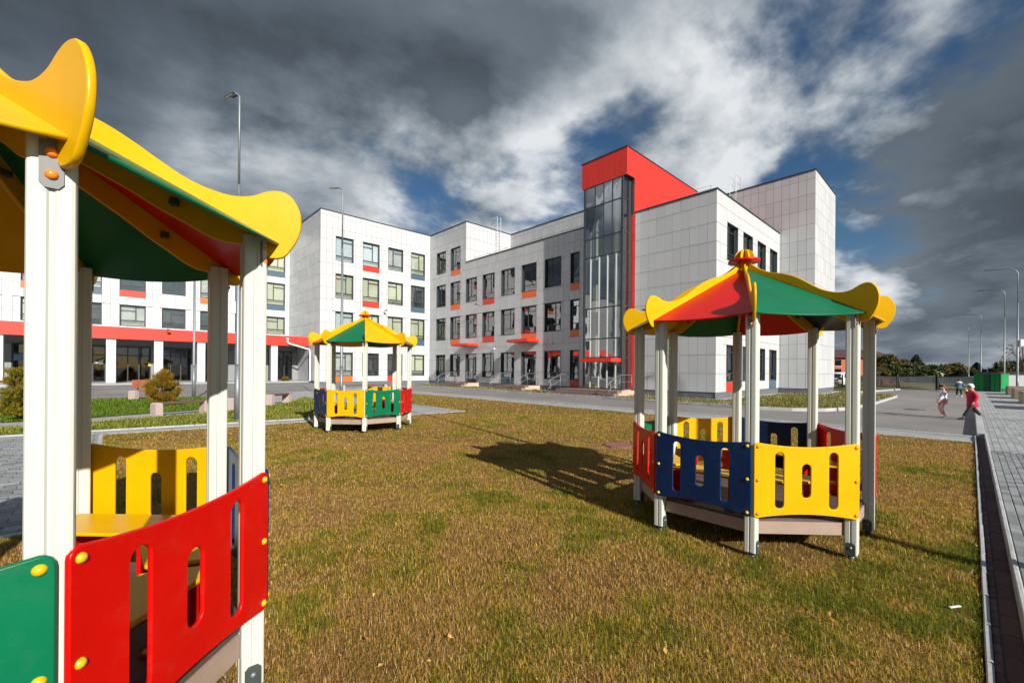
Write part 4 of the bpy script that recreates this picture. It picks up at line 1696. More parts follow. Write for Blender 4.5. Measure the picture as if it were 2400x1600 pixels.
HW = SIDE / 2 - 0.004 + 0.018
PANEL_OFF = APO + 0.048
panel_me = slab_mesh('panel', panel_outline(HW), [slot(-0.265 * SIDE, 0.43, 0.893, 0.0355), slot(0, 0.52, 0.797, 0.0355), slot(0.265 * SIDE, 0.43, 0.893, 0.0355)], 0.018, 0.004,
                     lambda a, b, d: (a, -d, b))
fin_up = catmull([(0.06, 2.69), (0.10, 2.66), (0.18, 2.60), (0.30, 2.54), (0.43, 2.50), (0.54, 2.455), (0.64, 2.395), (0.74, 2.325), (0.83, 2.27), (0.93, 2.235), (1.0, 2.227), (1.06, 2.238), (1.11, 2.263), (1.16, 2.275), (1.205, 2.262), (1.24, 2.215), (1.255, 2.155), (1.245, 2.075), (1.20, 1.99), (1.165, 1.966), (1.125, 1.964)], 3)
fin_dn = catmull([(1.10, 1.985), (1.02, 2.015), (0.95, 2.02), (0.88, 2.045), (0.81, 2.085), (0.725, 2.13), (0.63, 2.19), (0.54, 2.24), (0.40, 2.315), (0.25, 2.39), (0.06, 2.48)], 3)
fin_loop = (fin_up + fin_dn)[::-1]
fin_me = slab_mesh('fin', fin_loop, [], FIN_T, 0.004, lambda a, b, d: (a, d - FIN_T / 2, b))
# short notch-topped front fin reads from the front edge only; all eight share one outline

def roof_sheet_mesh():
    """flat triangle from the finial to two eave corners, lower edge bowed outwards"""
    h = PI / 8
    e = 0.017
    A = Vector((EAVE_R * math.sin(-h), -EAVE_R * math.cos(h), EAVE_Z))
    B = Vector((EAVE_R * math.sin(h), -EAVE_R * math.cos(h), EAVE_Z))
    T0 = Vector((TOP_R * math.sin(-h), -TOP_R * math.cos(h), TOP_Z))
    T1 = Vector((TOP_R * math.sin(h), -TOP_R * math.cos(h), TOP_Z))
    mid = (A + B) / 2
    down = (mid - (T0 + T1) / 2).normalized()
    side = Vector((1, 0, 0))
    hw = (B - A).length / 2
    L = (mid - (T0 + T1) / 2).length
    tw = (T1 - T0).length / 2
    nrm = side.cross(down)
    if nrm.z < 0:
        nrm = -nrm
    low = []
    for k in range(15):
        s = -1 + 2 * k / 14
        low.append((s * (hw - 0.012), -(L - 0.02 + 0.055 * (1 - s * s))))
    out = low + [(tw, 0), (-tw, 0)]
    org = (T0 + T1) / 2
    return slab_mesh('roof_sheet', out, [], 0.014, 0.003, lambda a, b, d: tuple(org + side * a - down * b - nrm * d))


sheet_me = roof_sheet_mesh()


def post_mesh():
    """extruded square profile with rounded corners and a groove along every face"""
    s, r, gw, gd = 0.0445, 0.010, 0.006, 0.006
    prof = []
    for q in range(4):
        a = q * PI / 2
        loc = [(s, -s + r), (s, -gw - 0.003), (s - gd, -gw + 0.002), (s - gd, gw - 0.002), (s, gw + 0.003), (s, s - r), (s - r * 0.3, s - r * 0.3)]
        for x, y in loc:
            prof.append((x * math.cos(a) - y * math.sin(a), x * math.sin(a) + y * math.cos(a)))
    c, sn = math.cos(-PI / 8), math.sin(-PI / 8)
    prof = [(x * c - y * sn, x * sn + y * c) for x, y in prof]
    m = MB()
    m.poly(prof, 0.055, 2.05)
    return m.mesh('post')


post_me = post_mesh()
foot_me = MB()
c_, s_ = math.cos(-PI / 8), math.sin(-PI / 8)
def rot2(x, y, a):
    return (x * math.cos(a) - y * math.sin(a), x * math.sin(a) + y * math.cos(a))
foot = MB()
foot.tube([(0, 0, -0.08), (0, 0, 0.06)], 0.024, 10)
for a in (0.0,):
    vs = []
    for x in (0.0455, 0.0515):
        for y, z in ((-0.032, 0.045), (0.032, 0.045), (0.032, 0.135), (0.018, 0.150), (-0.018, 0.150), (-0.032, 0.135)):
            vs.append(rot2(x, y, a) + (z,))
    foot.add(vs, [(6, 7, 8, 9, 10, 11), (5, 4, 3, 2, 1, 0)] + [(i, (i + 1) % 6, (i + 1) % 6 + 6, i + 6) for i in range(6)])
foot_me = foot.mesh('foot')
bolt = MB()
for a in (0.0,):
    n = Vector(rot2(1, 0, a) + (0,))
    bolt.dome(n * 0.0515 + Vector((0, 0, 0.11)), n, 0.012, 0.008, 8)
bolt_me = bolt.mesh('foot_bolt')
# bracket plate that joins post and fin
br = MB()
vs = []
pl_ = [(-0.022, 1.925), (-0.012, 1.912), (0.012, 1.912), (0.022, 1.925), (0.022, 2.03), (-0.022, 2.03)]
for d in (0.0, 0.005):
    for y, z in pl_:
        vs.append((d, y, z))
br.add(vs, [(6, 7, 8, 9, 10, 11), (5, 4, 3, 2, 1, 0)] + [(i, (i + 1) % 6, (i + 1) % 6 + 6, i + 6) for i in range(6)])
plate_me = br.mesh('bracket')
cap_me = MB().dome((0, 0, 0), (1, 0, 0), 0.0135, 0.011, 10).mesh('bolt_cap')
pcap_me = MB().dome((0, 0, 0), (0, -1, 0), 0.0145, 0.012, 12).mesh('bolt_cap')
nub_me = MB().bbox(-0.016, 0.016, -0.014, 0.014, -0.02, 0.012, 0.004).mesh('clip')


def plain(me, material):
    c = me.copy()
    c.materials.clear()
    c.materials.append(MATS[material])
    return c


_mc = {}


def M(me, material):
    k = (me.name, material)
    if k not in _mc:
        _mc[k] = plain(me, material)
    return _mc[k]


def deck_poly(r):
    return [(r * kdir(k).x, r * kdir(k).y) for k in range(8)]


def trapezoid(i, r_out, r_in, inset=0.0):
    """wedge of the ring between two octagon radii on side i"""
    a, b = kdir(i), kdir(i + 1)
    t = (b - a).normalized() * inset
    return [tuple((a * r_out + t)[:2]), tuple((b * r_out - t)[:2]), tuple((b * r_in - t)[:2]), tuple((a * r_in + t)[:2])]


def gazebo(label, c, phi, scale, panels, roofs, benches, lift):
    root = thing('playground_gazebo', label, 'gazebo', (c[0], c[1], 0.0), phi, 'playground gazebos on the lawn')
    root.scale = scale if isinstance(scale, tuple) else (scale, scale, scale)
    for k in range(8):
        p = kdir(k) * GR
        po = link('post', M(post_me, 'post_cream'), root, (p.x, p.y, 0))
        fr = (-PI / 8 - PI / 2) if k in (1, 2, 4, 5) else -PI / 8
        link('foot', M(foot_me, 'steel_dark'), po, (0, 0, 0), fr)
        link('foot_bolt', M(bolt_me, 'steel_zinc'), po, (0, 0, 0), fr)
        a = math.atan2(p.y, p.x)
        fin = link('roof_fin', M(fin_me, 'plastic_yellow'), root, (0, 0, 0), a)
        for r, z in ((0.42, 2.375), (0.78, 2.195)):
            for s in (-1, 1):
                link('clip', M(nub_me, 'steel_dark'), fin, (r, s * 0.025, z - 0.03))
        # plate and two caps on the post face nearest the radius
        fa = (k * PI / 4 - PI / 2) - PI / 8
        pl2 = link('bracket', M(plate_me, 'bracket_grey'), po, Vector(rot2(0.045, 0, fa) + (0,)), fa)
        for z in (1.945, 2.0):
            link('bolt_cap', M(cap_me, 'cap_orange'), pl2, (0.005, 0, z))
    for i in range(8):
        mid = (i + 0.5) * PI / 4
        link('roof_sheet', M(sheet_me, 'plastic_' + roofs[i]), root, (0, 0, 0), mid)
        if panels[i]:
            o = link('panel', M(panel_me, 'plastic_' + panels[i]), root, (math.sin(mid) * PANEL_OFF, -math.cos(mid) * PANEL_OFF, lift), mid)
            cm = 'cap_orange' if panels[i] == 'yellow' else 'cap_yellow'
            for x in (-HW + 0.028, HW - 0.028):
                for z in (0.385, 0.66, 0.935):
                    link('bolt_cap', M(pcap_me, cm), o, (x, -0.018, z))
        if benches[i]:
            seat_pts = rounded(trapezoid(i, GR * 0.93, GR * 0.64, 0.035), 0.03, 3)
            me = slab_mesh('bench_seat', seat_pts, [], 0.020, 0.005, lambda a, b, d: (a, b, 0.60 + d))
            seat = link('bench_seat', M(me, 'plastic_yellow'), root)
            dv = kdir(i + 0.5)
            tv = Vector((-dv.y, dv.x, 0))
            for s in (-0.2, 0.2):
                q = dv * 0.80 + tv * s
                sm = MB().bbox(-0.10, 0.10, -0.011, 0.011, 0.325, 0.599, 0.003)
                for sx in (-0.10, 0.06):
                    sm.bbox(sx, sx + 0.04, -0.045, 0.045, 0.322, 0.338, 0.003)
                su = sm.build('bench_support', 'plastic_red', root, (q.x, q.y, 0), math.atan2(dv.y, dv.x))
                for sx in (-0.08, 0.08):
                    for sy in (-0.03, 0.03):
                        link('bolt_cap', M(nub_cap, 'cap_yellow'), su, (sx, sy, 0.338))
        # deck beam along the side
        bm_ = MB()
        q = trapezoid(i, GR * 0.985, GR * 0.945, 0.045)
        bm_.poly(q, 0.195, 0.298)
        bm_.build('deck_beam', 'beam_tan', root)
    # deck of eight boards side by side
    R = GR * 0.975
    n = 13
    for j in range(n):
        y0 = -R * 0.924 + 2 * R * 0.924 * j / n + 0.002
        y1 = -R * 0.924 + 2 * R * 0.924 * (j + 1) / n - 0.002
        def half(y):
            y = abs(y)
            lim = R * math.sin(PI / 8)
            return R * math.cos(PI / 8) if y <= lim else R * math.cos(PI / 8) - (y - lim)
        a, b = half(y0), half(y1)
        c0, s0 = math.cos(PI / 8), math.sin(PI / 8)
        pts = [(-a, y0), (a, y0), (b, y1), (-b, y1)]
        pts = [(x * c0 - y * s0, x * s0 + y * c0) for x, y in pts]
        MB().poly(pts, 0.30, 0.322).build('deck_board', 'deck_brown', root)
    # finial: red disc, cap fins, boss
    f = MB()
    f.cyl((0, 0), 0.152, 2.700, 2.722, 32)
    f.build('finial_disc', 'plastic_red', root)
    arc = [(0.0, 2.722)] + [(0.105 * math.cos(t) ** 0.8, 2.722 + 0.115 * math.sin(t)) for t in [PI / 2 * j / 8 for j in range(8)]] + [(0.0, 2.838)]
    cm_ = slab_mesh('finial_fin', arc, [], 0.018, 0.003, lambda a, b, d: (a, d - 0.009, b))
    for k in range(8):
        link('finial_fin', M(cm_, 'plastic_yellow'), root, (0, 0, 0), k * PI / 4 + PI / 8)
    MB().cyl((0, 0), 0.062, 2.44, 2.70, 16).build('finial_boss', 'plastic_yellow', root)
    return root


nub_cap = MB().dome((0, 0, 0), (0, 0, 1), 0.013, 0.014, 8).mesh('bolt_cap')
R_, N_, Y_, G_ = 'red', 'navy', 'yellow', 'green'
gazebo('colourful octagonal gazebo with navy and yellow front panels, nearest on the right of the lawn', (2.451, 4.554), -0.43, 1.0,
       [Y_, None, R_, N_, Y_, G_, R_, N_], [G_, Y_, N_, R_, G_, Y_, N_, R_], [1, 0, 1, 1, 1, 0, 1, 1], 0.0)
gazebo('smaller-looking octagonal gazebo with yellow and green front panels, standing far off before the school', (-3.895, 11.368), 0.335, 1.155 / GR,
       [G_, R_, N_, Y_, None, R_, N_, Y_], [Y_, N_, R_, G_, Y_, N_, R_, G_], [0, 1, 1, 1, 0, 1, 1, 1], 0.0)
gazebo('large octagonal gazebo cut by the left edge with red panel and white posts close by', (-2.300, 1.637), 1.153, (1.072, 1.072, 1.057),
       [R_, N_, Y_, None, R_, N_, Y_, G_], [G_, R_, G_, Y_, N_, R_, G_, Y_], [1, 1, 1, 0, 1, 1, 1, 0], 0.032)
# ================================================================== STREET LAMPS
def lamp_post(label, u, v, h, arm_dir, arm=1.6, head='flat', group=None, p=None):
    pos = p if p is not None else UV(u, v)
    t = thing('street_lamp', label, 'street lamp', (pos.x, pos.y, 0), 0.0, group)
    m = MB()
    m.tube([(0, 0, 0), (0, 0, 1.6)], [0.080, 0.074], 14)
    m.tube([(0, 0, 1.6), (0, 0, 1.66), (0, 0, h * 0.72)], [0.072, 0.062, 0.045], 12)
    m.build('pole', 'steel_zinc', t)
    MB().cyl((0, 0), 0.13, 0.0, 0.03, 16).build('base_plate', 'steel_zinc', t)
    d = Vector(arm_dir).normalized()
    a = MB()
    pts = [Vector((0, 0, h * 0.72)), Vector((0, 0, h - 0.5))]
    for k in range(1, 7):
        w = PI / 2 * k / 6
        pts.append(Vector((0, 0, h - 0.5)) + d * (0.5 * (1 - math.cos(w))) + Vector((0, 0, 0.5 * math.sin(w))))
    pts.append(Vector((0, 0, h + 0.06)) + d * arm)
    if arm < 0.4:
        pts = [Vector((0, 0, h * 0.72)), Vector((0, 0, h - 0.1)), Vector((0, 0, h)) + d * 0.12, Vector((0, 0, h + 0.02)) + d * arm]
    a.tube(pts, 0.032, 10)
    a.build('arm', 'steel_zinc', t)
    e = pts[-1]
    hd = MB()
    hd.bbox(-0.02, 0.34, -0.06, 0.06, -0.03, 0.02, 0.015)
    ho = hd.build('lamp_head', 'steel_zinc' if head == 'flat' else 'steel_dark', t, tuple(e), math.atan2(d.y, d.x))
    if head != 'flat':
        ho.rotation_euler = (0, 0.35, math.atan2(d.y, d.x))
        MB().bbox(-0.06, 0.14, -0.05, 0.05, -0.11, -0.034, 0.02).build('lamp_bracket', 'steel_dark', ho)
    MB().bbox(0.06, 0.31, -0.045, 0.045, -0.038, -0.031, 0.002).build('lamp_lens', 'shed_white', ho)
    return t


vdir = (VX, VY, 0)
lg = 'street lamps along the walkway'
lamp_post('tallest curved street lamp at the right edge with a white box on its pole', 0, 0, 9.35, vdir, 1.75, group=lg, p=Vector((37.35, 31.75, 0)))
lamp_post('curved street lamp second from the right edge, behind the green container', 0, 0, 9.35, vdir, 1.75, group=lg, p=Vector((45.6, 39.8, 0)))
lamp_post('distant curved street lamp third from the right edge', 0, 0, 9.35, vdir, 1.75, group=lg, p=Vector((62.2, 57.0, 0)))
lamp_post('faintest and farthest curved street lamp, left of the other three', 0, 0, 9.35, vdir, 1.75, group=lg, p=Vector((77.6, 73.0, 0)))
lamp_post('street lamp beside the walkway that throws its long shadow over the lawn', 4.66, -2.1, 9.35, vdir, 1.75, group=lg)
lamp_post('street lamp beside the walkway that throws its shadow across the road', 19.96, -4.0, 9.35, vdir, 1.75, group=lg)
ob = [o for o in bpy.data.objects if o.name.startswith('street_lamp')][0]
MB().bbox(0.1, 0.55, -0.12, 0.12, 3.55, 4.05, 0.01).build('sign_box', 'pipe_white', ob, (0, 0, 0), -0.5)
p = ground(556, 985)
lamp_post('tall grey lamp pole with dark floodlight head rising behind the left gazebo', 0, 0, 9.6, (-1, 0.15, 0), 0.16, 'flood', p=p)
p = Vector((-7.62, 19.2, 0))
lamp_post('grey lamp pole with short arm standing behind the far gazebo', 0, 0, 9.6, (-1, 0.1, 0), 0.3, 'flat', p=p)
p = ground(454, 933)
lamp_post('thin lamp pole seen between the posts of the left gazebo near the orange shrub', 0, 0, 9.6, (-1, 0.1, 0), 0.3, 'flat', p=p)


# ================================================================== BENCHES
def bench(label, a, b, zt, back=False, group='granite benches along the paths'):
    """flat bench on two granite blocks between two ground points"""
    a, b = Vector(a), Vector(b)
    d = b - a
    ln = d.length
    t = thing('park_bench', label, 'bench', tuple(a), math.atan2(d.y, d.x), group)
    for x in (0.0, ln - 0.20):
        m = MB()
        prof = [(x, 0), (x + 0.20, 0), (x + 0.20, zt - 0.05), (x + 0.15, zt - 0.01), (x + 0.05, zt - 0.01), (x, zt - 0.05)]
        vs = [(p_[0], -0.17, p_[1]) for p_ in prof] + [(p_[0], 0.17, p_[1]) for p_ in prof]
        n = len(prof)
        m.add(vs, [list(range(n)), list(range(n, 2 * n))[::-1]] + [(i, i + n, (i + 1) % n + n, (i + 1) % n) for i in range(n)])
        m.build('leg', 'granite', t)
    for k in range(4):
        y0 = -0.16 + k * 0.085
        MB().bbox(0.17, ln + 0.04, y0, y0 + 0.072, zt - 0.07, zt - 0.005, 0.005).build('seat_plank', 'wood_orange' if back else 'wood_brown', t)
    if back:
        for x in (0.5, ln - 0.4):
            MB().bbox(x, x + 0.05, 0.20, 0.24, zt - 0.1, zt + 0.5, 0.004).build('back_support', 'steel_dark', t)
        for k in range(3):
            MB().bbox(0.2, ln - 0.1, 0.16, 0.195, zt + 0.12 + k * 0.13, zt + 0.23 + k * 0.13, 0.004).build('back_slat', 'wood_orange', t)
    return t


bench('long brown bench on granite blocks beside the round orange shrub', ground(358, 976), ground(488, 966), 0.44)
bench('brown bench on granite blocks at the end of the curved path', ground(628, 949), ground(676, 943), 0.44)
bench('granite bench partly hidden behind the far gazebo', ground(800, 917), ground(905, 914), 0.44)
bench('slatted bench with orange backrest to the left of the round shrub', ground(308, 937), ground(392, 931), 0.44, True, 'slatted benches with orange backs')
bench('slatted bench with orange backrest at the far left edge', ground(-25, 946), ground(62, 938), 0.44, True, 'slatted benches with orange backs')
bench('short bench seen between the two near white posts', ground(536, 962), ground(566, 958), 0.46)
# litter bin at the far left edge
t = thing('litter_bin', 'dark litter bin with pale lid at the left edge', 'litter bin', tuple(ground(3, 944)))
MB().cyl((0, 0), 0.20, 0.0, 0.62, 18).build('bin_body', 'steel_dark', t)
MB().cyl((0, 0), 0.23, 0.62, 0.78, 18, 0.15).build('lid', 'kerb', t)


# ================================================================== SHRUBS AND TREES
def leaf_cloud(centers, radii, n, size, pal, seed, up=0.4, squash=1.0):
    """many leaf-sized faces spread through the volume of some clumps"""
    r = np.random.default_rng(seed)
    centers, radii = np.array(centers), np.array(radii)
    w = radii ** 2
    idx = r.choice(len(centers), n, p=w / w.sum())
    d = r.normal(size=(n, 3))
    d /= np.linalg.norm(d, axis=1)[:, None]
    rad = r.uniform(0, 1, n) ** 0.45
    P = centers[idx] + d * (radii[idx] * rad)[:, None] * np.array([1, 1, squash])
    nrm = d * 0.6 + r.normal(size=(n, 3)) * 0.6 + np.array([0, 0, up])
    nrm /= np.linalg.norm(nrm, axis=1)[:, None]
    a = np.cross(nrm, r.normal(size=(n, 3)))
    a /= np.linalg.norm(a, axis=1)[:, None]
    b = np.cross(nrm, a)
    s = size * r.uniform(0.6, 1.4, n)[:, None]
    V = np.stack([P - a * s * 0.5, P + b * s * 0.9, P + a * s * 0.5, P - b * s * 0.9], 1).reshape(-1, 3)
    i0 = np.arange(n) * 4
    T = np.concatenate([np.stack([i0, i0 + 1, i0 + 2], 1), np.stack([i0, i0 + 2, i0 + 3], 1)])
    pal = np.array(pal)
    tone = r.uniform(0, 0.999, len(centers))[idx] * 0.6 + r.uniform(0, 0.4, n)
    f = np.clip(tone, 0, 0.999) * (len(pal) - 1)
    i = f.astype(int)
    c = pal[i] * (1 - (f - i))[:, None] + pal[np.minimum(i + 1, len(pal) - 1)] * (f - i)[:, None]
    c *= r.uniform(0.75, 1.25, n)[:, None]
    return V, T, np.repeat(c, 4, axis=0)


def shrub(label, pos, rx, h, pal, seed):
    t = thing('round_shrub', label, 'shrub', tuple(pos))
    r = random.Random(seed)
    cs, rs = [], []
    m = MB()
    for k in range(60):
        a = r.uniform(0, 2 * PI)
        z = r.uniform(0.12, 0.95)
        prof = math.sin(PI * min(1, 0.18 + 0.80 * z)) ** 0.6
        q = rx * prof * math.sqrt(r.uniform(0.1, 1))
        e = (q * math.cos(a), q * math.sin(a), h * z)
        cs.append(e)
        rs.append(r.uniform(0.10, 0.20) * rx * 1.3)
        if k % 3 == 0:
            m.tube([(0, 0, 0.0), (e[0] * 0.4, e[1] * 0.4, e[2] * 0.55), e], [0.02, 0.012, 0.005], 5)
    # feathery upright sprays: narrow leaf faces strung along short shoots
    q = np.random.default_rng(seed)
    ns, nk = 1700, 22
    cs_, rs_ = np.array(cs), np.array(rs)
    w_ = rs_ ** 2
    ci = q.choice(len(cs), ns, p=w_ / w_.sum())
    base = cs_[ci] + q.normal(size=(ns, 3)) * rs_[ci][:, None] * 0.6
    out = np.stack([base[:, 0], base[:, 1], np.full(ns, 0.55 * rx)], 1)
    out = out / np.linalg.norm(out, axis=1)[:, None] + q.normal(size=(ns, 3)) * 0.28 + np.array([0, 0, 0.5])
    out /= np.linalg.norm(out, axis=1)[:, None]
    ln_ = q.uniform(0.08, 0.20, ns) * (rx / 0.45)
    tt = q.uniform(0, 1, (ns, nk))
    P = base[:, None, :] + out[:, None, :] * (ln_[:, None] * tt)[:, :, None] + q.normal(size=(ns, nk, 3)) * (0.016 * (1.15 - tt))[:, :, None]
    P = P.reshape(-1, 3)
    n_ = len(P)
    d_ = np.repeat(out, nk, axis=0) + q.normal(size=(n_, 3)) * 0.5
    d_ /= np.linalg.norm(d_, axis=1)[:, None]
    a_ = np.cross(d_, q.normal(size=(n_, 3)))
    a_ /= np.linalg.norm(a_, axis=1)[:, None]
    sz = 0.020 * q.uniform(0.7, 1.5, n_)[:, None]
    V = np.stack([P - a_ * sz * 0.4, P + a_ * sz * 0.4, P + d_ * sz * 2.2], 1).reshape(-1, 3)
    i0 = np.arange(n_) * 3
    T = np.stack([i0, i0 + 1, i0 + 2], 1)
    pal_ = np.array(pal)
    f_ = np.clip(q.uniform(0, 0.999, ns)[:, None] * 0.65 + tt * 0.35, 0, 0.999).reshape(-1) * (len(pal) - 1)
    ii = f_.astype(int)
    C = pal_[ii] * (1 - (f_ - ii))[:, None] + pal_[np.minimum(ii + 1, len(pal) - 1)] * (f_ - ii)[:, None]
    C = np.repeat(C * q.uniform(0.8, 1.25, n_)[:, None], 3, axis=0)
    me = tri_mesh('foliage', V, T, C, 'leaves')
    link('foliage', me, t)
    m.build('stem', 'bark', t)
    return t


AUT = [(0.07, 0.065, 0.006), (0.14, 0.11, 0.008), (0.24, 0.16, 0.010), (0.32, 0.17, 0.012), (0.28, 0.10, 0.012)]
shrub('round orange-green thuja shrub behind the long bench', ground(381, 951), 0.44, 1.30, AUT, 4)
shrub('yellow-green thuja shrub beside the left gazebo post', ground(46, 985), 0.30, 1.45, [(0.07, 0.075, 0.006), (0.13, 0.125, 0.008), (0.24, 0.19, 0.010), (0.28, 0.18, 0.015)], 9)
shrub('small young shrub by the porch corner under the down pipe', ground(668, 905), 0.25, 0.8, AUT[:4], 14)


def tree(name, label, pos, h, w, pal, seed, shape='round', n=5200, leaf=0.26, bare=0.2, group='trees beyond the fence'):
    t = thing(name, label, 'tree', tuple(pos), 0.0, group)
    r = random.Random(seed)
    m = MB()
    lean = Vector((r.uniform(-0.3, 0.3), r.uniform(-0.3, 0.3), 0))
    top = Vector((0, 0, h * 0.9)) + lean
    m.tube([(0, 0, -0.2), tuple(lean * 0.3 + Vector((0, 0, h * 0.4))), tuple(top)], [0.028 * h, 0.018 * h, 0.004 * h], 7)
    cs, rs = [], []
    if shape == 'cone':
        for k in range(70):
            z = (k + 0.5) / 70
            q = w * 0.5 * (1 - z) ** 0.85 * r.uniform(0.55, 1.08) + 0.06
            a = k * 2.4 + r.uniform(-0.4, 0.4)
            e = Vector((q * math.cos(a) * 0.8, q * math.sin(a) * 0.8, h * (0.06 + 0.93 * z) - q * 0.18)) + lean * z
            cs.append(tuple(e))
            rs.append(max(0.10, w * 0.16 * (1 - z * 0.8)))
            if k % 2 == 0:
                m.tube([(lean.x * z, lean.y * z, e.z + 0.1), tuple(e)], [0.006 * h, 0.002 * h], 4)
    else:
        for k in range(34):
            a = r.uniform(0, 2 * PI)
            z = r.uniform(bare, 0.98)
            zz = (z - bare) / (1 - bare)
            prof = math.sin(PI * (0.12 + 0.80 * zz)) ** 0.7
            q = w * 0.5 * prof * math.sqrt(r.uniform(0.05, 1))
            e = Vector((q * math.cos(a), q * math.sin(a), h * z)) + lean * z
            cs.append(tuple(e))
            rs.append(w * r.uniform(0.09, 0.17))
            b0 = Vector((0, 0, h * max(0.12, z * 0.55))) + lean * z * 0.5
            m.tube([tuple(b0), tuple((b0 + e) / 2 + Vector((0, 0, h * 0.03))), tuple(e)], [0.009 * h, 0.006 * h, 0.002 * h], 5)
    V, T, C = leaf_cloud(cs, rs, n, leaf, pal, seed, 0.3)
    link('crown', tri_mesh('crown', V, T, C, 'leaves'), t)
    m.build('trunk', 'bark', t)
    return t


def at(x, Y):
    """ground point in the direction of picture column x, at depth Y"""
    return Vector(((x - 1200) / FPX * Y, Y, 0))


DK = [(0.008, 0.016, 0.006), (0.015, 0.03, 0.009), (0.03, 0.045, 0.014)]
MG = [(0.025, 0.04, 0.008), (0.05, 0.07, 0.012), (0.09, 0.10, 0.02)]
OL = [(0.06, 0.055, 0.012), (0.11, 0.09, 0.02), (0.17, 0.11, 0.03)]
RS = [(0.10, 0.05, 0.03), (0.17, 0.085, 0.05), (0.14, 0.09, 0.03)]
GR_ = [(0.05, 0.06, 0.03), (0.09, 0.10, 0.055), (0.13, 0.13, 0.07)]
DEP = 95.0


def ht(ytop, Y=DEP, x=2150):
    return 1.55 + (866 + 0.0074 * (x - 1200) - ytop) / FPX * Y


tree('broadleaf_tree', 'broad olive-green tree with autumn leaves left of the rusty tree', at(2072, 92), ht(839, 92), 6.5, OL + MG, 21)
tree('rusty_tree', 'low rusty-leaved tree beside the dark conifer', at(2112, 96), ht(846, 96), 4.7, RS, 22, n=3500)
tree('conifer_tree', 'tallest dark conifer on the skyline behind the gate', at(2147, 97), ht(832, 97), 6.8, DK, 23, 'cone', n=6500)
tree('broadleaf_tree', 'grey-green willow-like tree in front of the dark conifer', at(2128, 90), ht(857, 90), 6.5, GR_, 24, n=4500)
tree('broadleaf_tree', 'dense low green tree between the broad olive tree and the willow', at(2098, 88), ht(860, 88), 5.6, MG, 25, n=4500)
tree('broadleaf_tree', 'dark low tree just right of the tall conifer', at(2172, 93), ht(862, 93), 5.6, DK + MG, 26, n=4500)
tree('conifer_tree', 'small pointed tree above the beige shed roof', at(2206, 110), ht(853, 110), 3.7, DK, 27, 'cone', n=2500)
tree('broadleaf_tree', 'brown thinning tree behind the fence left of the green container', at(2244, 94), ht(856, 94), 6.2, OL, 28, n=4200)
tree('broadleaf_tree', 'dull olive tree left of the brown thinning one', at(2226, 98), ht(859, 98), 5.6, MG + OL, 29, n=4200)
tree('conifer_tree', 'dark narrow conifer standing behind the green container', at(2288, 88), ht(848, 88), 4.7, DK, 30, 'cone', n=4500)
tree('broadleaf_tree', 'dark treetop above the white shed at the right edge', at(2375, 80), ht(850, 80), 7.0, DK, 31, n=4500)
tree('broadleaf_tree', 'bare twiggy tree at the right edge behind the lamp', at(2398, 62), ht(800, 62), 7.1, OL, 32, n=900, leaf=0.14)
tree('broadleaf_tree', 'low bush-like tree at the foot of the broad olive tree', at(2058, 86), ht(866, 86), 4.0, OL, 33, n=2500, bare=0.05)
tree('broadleaf_tree', 'bushy green tree behind the gate, lowest of the row', at(2150, 84), ht(868, 84), 6.2, MG, 34, n=3500, bare=0.05)
tree('broadleaf_tree', 'round dark bush left of the container conifer', at(2265, 86), ht(866, 86), 4.7, MG + DK, 35, n=3500, bare=0.05)

# ================================================================== FAR FENCE, GATE, BUILDINGS BEHIND
t = thing('sheet_fence', 'grey corrugated metal fence along the far side of the site', 'fence', tuple(at(2170, 62)), 0.0)
org = at(2170, 62)
fa, fb = at(1990, 66), at(2330, 56)
d = (fb - fa)
nseg = 44
ang = math.atan2(d.y, d.x)
sh = MB()
for k in range(6):
    sh.box(k * 0.16, k * 0.16 + 0.09, -0.03, 0.0, 0.1, 0.98)
    sh.box(k * 0.16 + 0.09, k * 0.16 + 0.16, 0.0, 0.03, 0.1, 0.98)
shm = sh.mesh('fence_sheet')
shm.materials.append(MATS['fence_steel'])
step = d.length / nseg
for k in range(nseg):
    p = fa + d * (k / nseg) - org
    o = link('fence_sheet', shm, t, tuple(p), ang)
    o.scale = (step / 0.97, 1, 1)


def mesh_panel(t, a, b, z0, z1, nx, nz, post=True):
    """welded wire panel between two points (relative to t)"""
    a, b = Vector(a), Vector(b)
    m = MB()
    for k in range(nz + 1):
        z = z0 + (z1 - z0) * k / nz
        m.tube([(a.x, a.y, z), (b.x, b.y, z)], 0.012 if k in (0, nz) else 0.007, 4, False)
    for k in range(nx + 1):
        q = a + (b - a) * (k / nx)
        m.tube([(q.x, q.y, z0), (q.x, q.y, z1)], 0.007, 4, False)
    m.build('wire_panel', 'fence_dark', t)


gl, gr = UV(53.6, 4.7), UV(53.9, -0.6)
t = thing('wire_gate', 'dark green wire double gate across the end of the road', 'gate', tuple(gl))
rel = gr - gl
for k, f in enumerate((0.0, 0.5, 1.0)):
    q = rel * f
    MB().box(q.x - 0.06, q.x + 0.06, q.y - 0.06, q.y + 0.06, -0.05, 1.36).build('gate_post', 'fence_dark', t)
for f0, f1 in ((0.02, 0.48), (0.52, 0.98)):
    a, b = rel * f0, rel * f1
    mesh_panel(t, a, b, 0.12, 1.2, 16, 8)
    m = MB()
    for z in (0.10, 1.22):
        m.tube([(a.x, a.y, z), (b.x, b.y, z)], 0.045, 6)
    for q in (a, b):
        m.tube([(q.x, q.y, 0.10), (q.x, q.y, 1.22)], 0.045, 6)
    m.build('gate_frame', 'fence_dark', t)
t = thing('wire_fence', 'dark wire mesh fence running from the gate towards the parked car', 'fence', tuple(gl))
q0 = Vector((0, 0, 0))
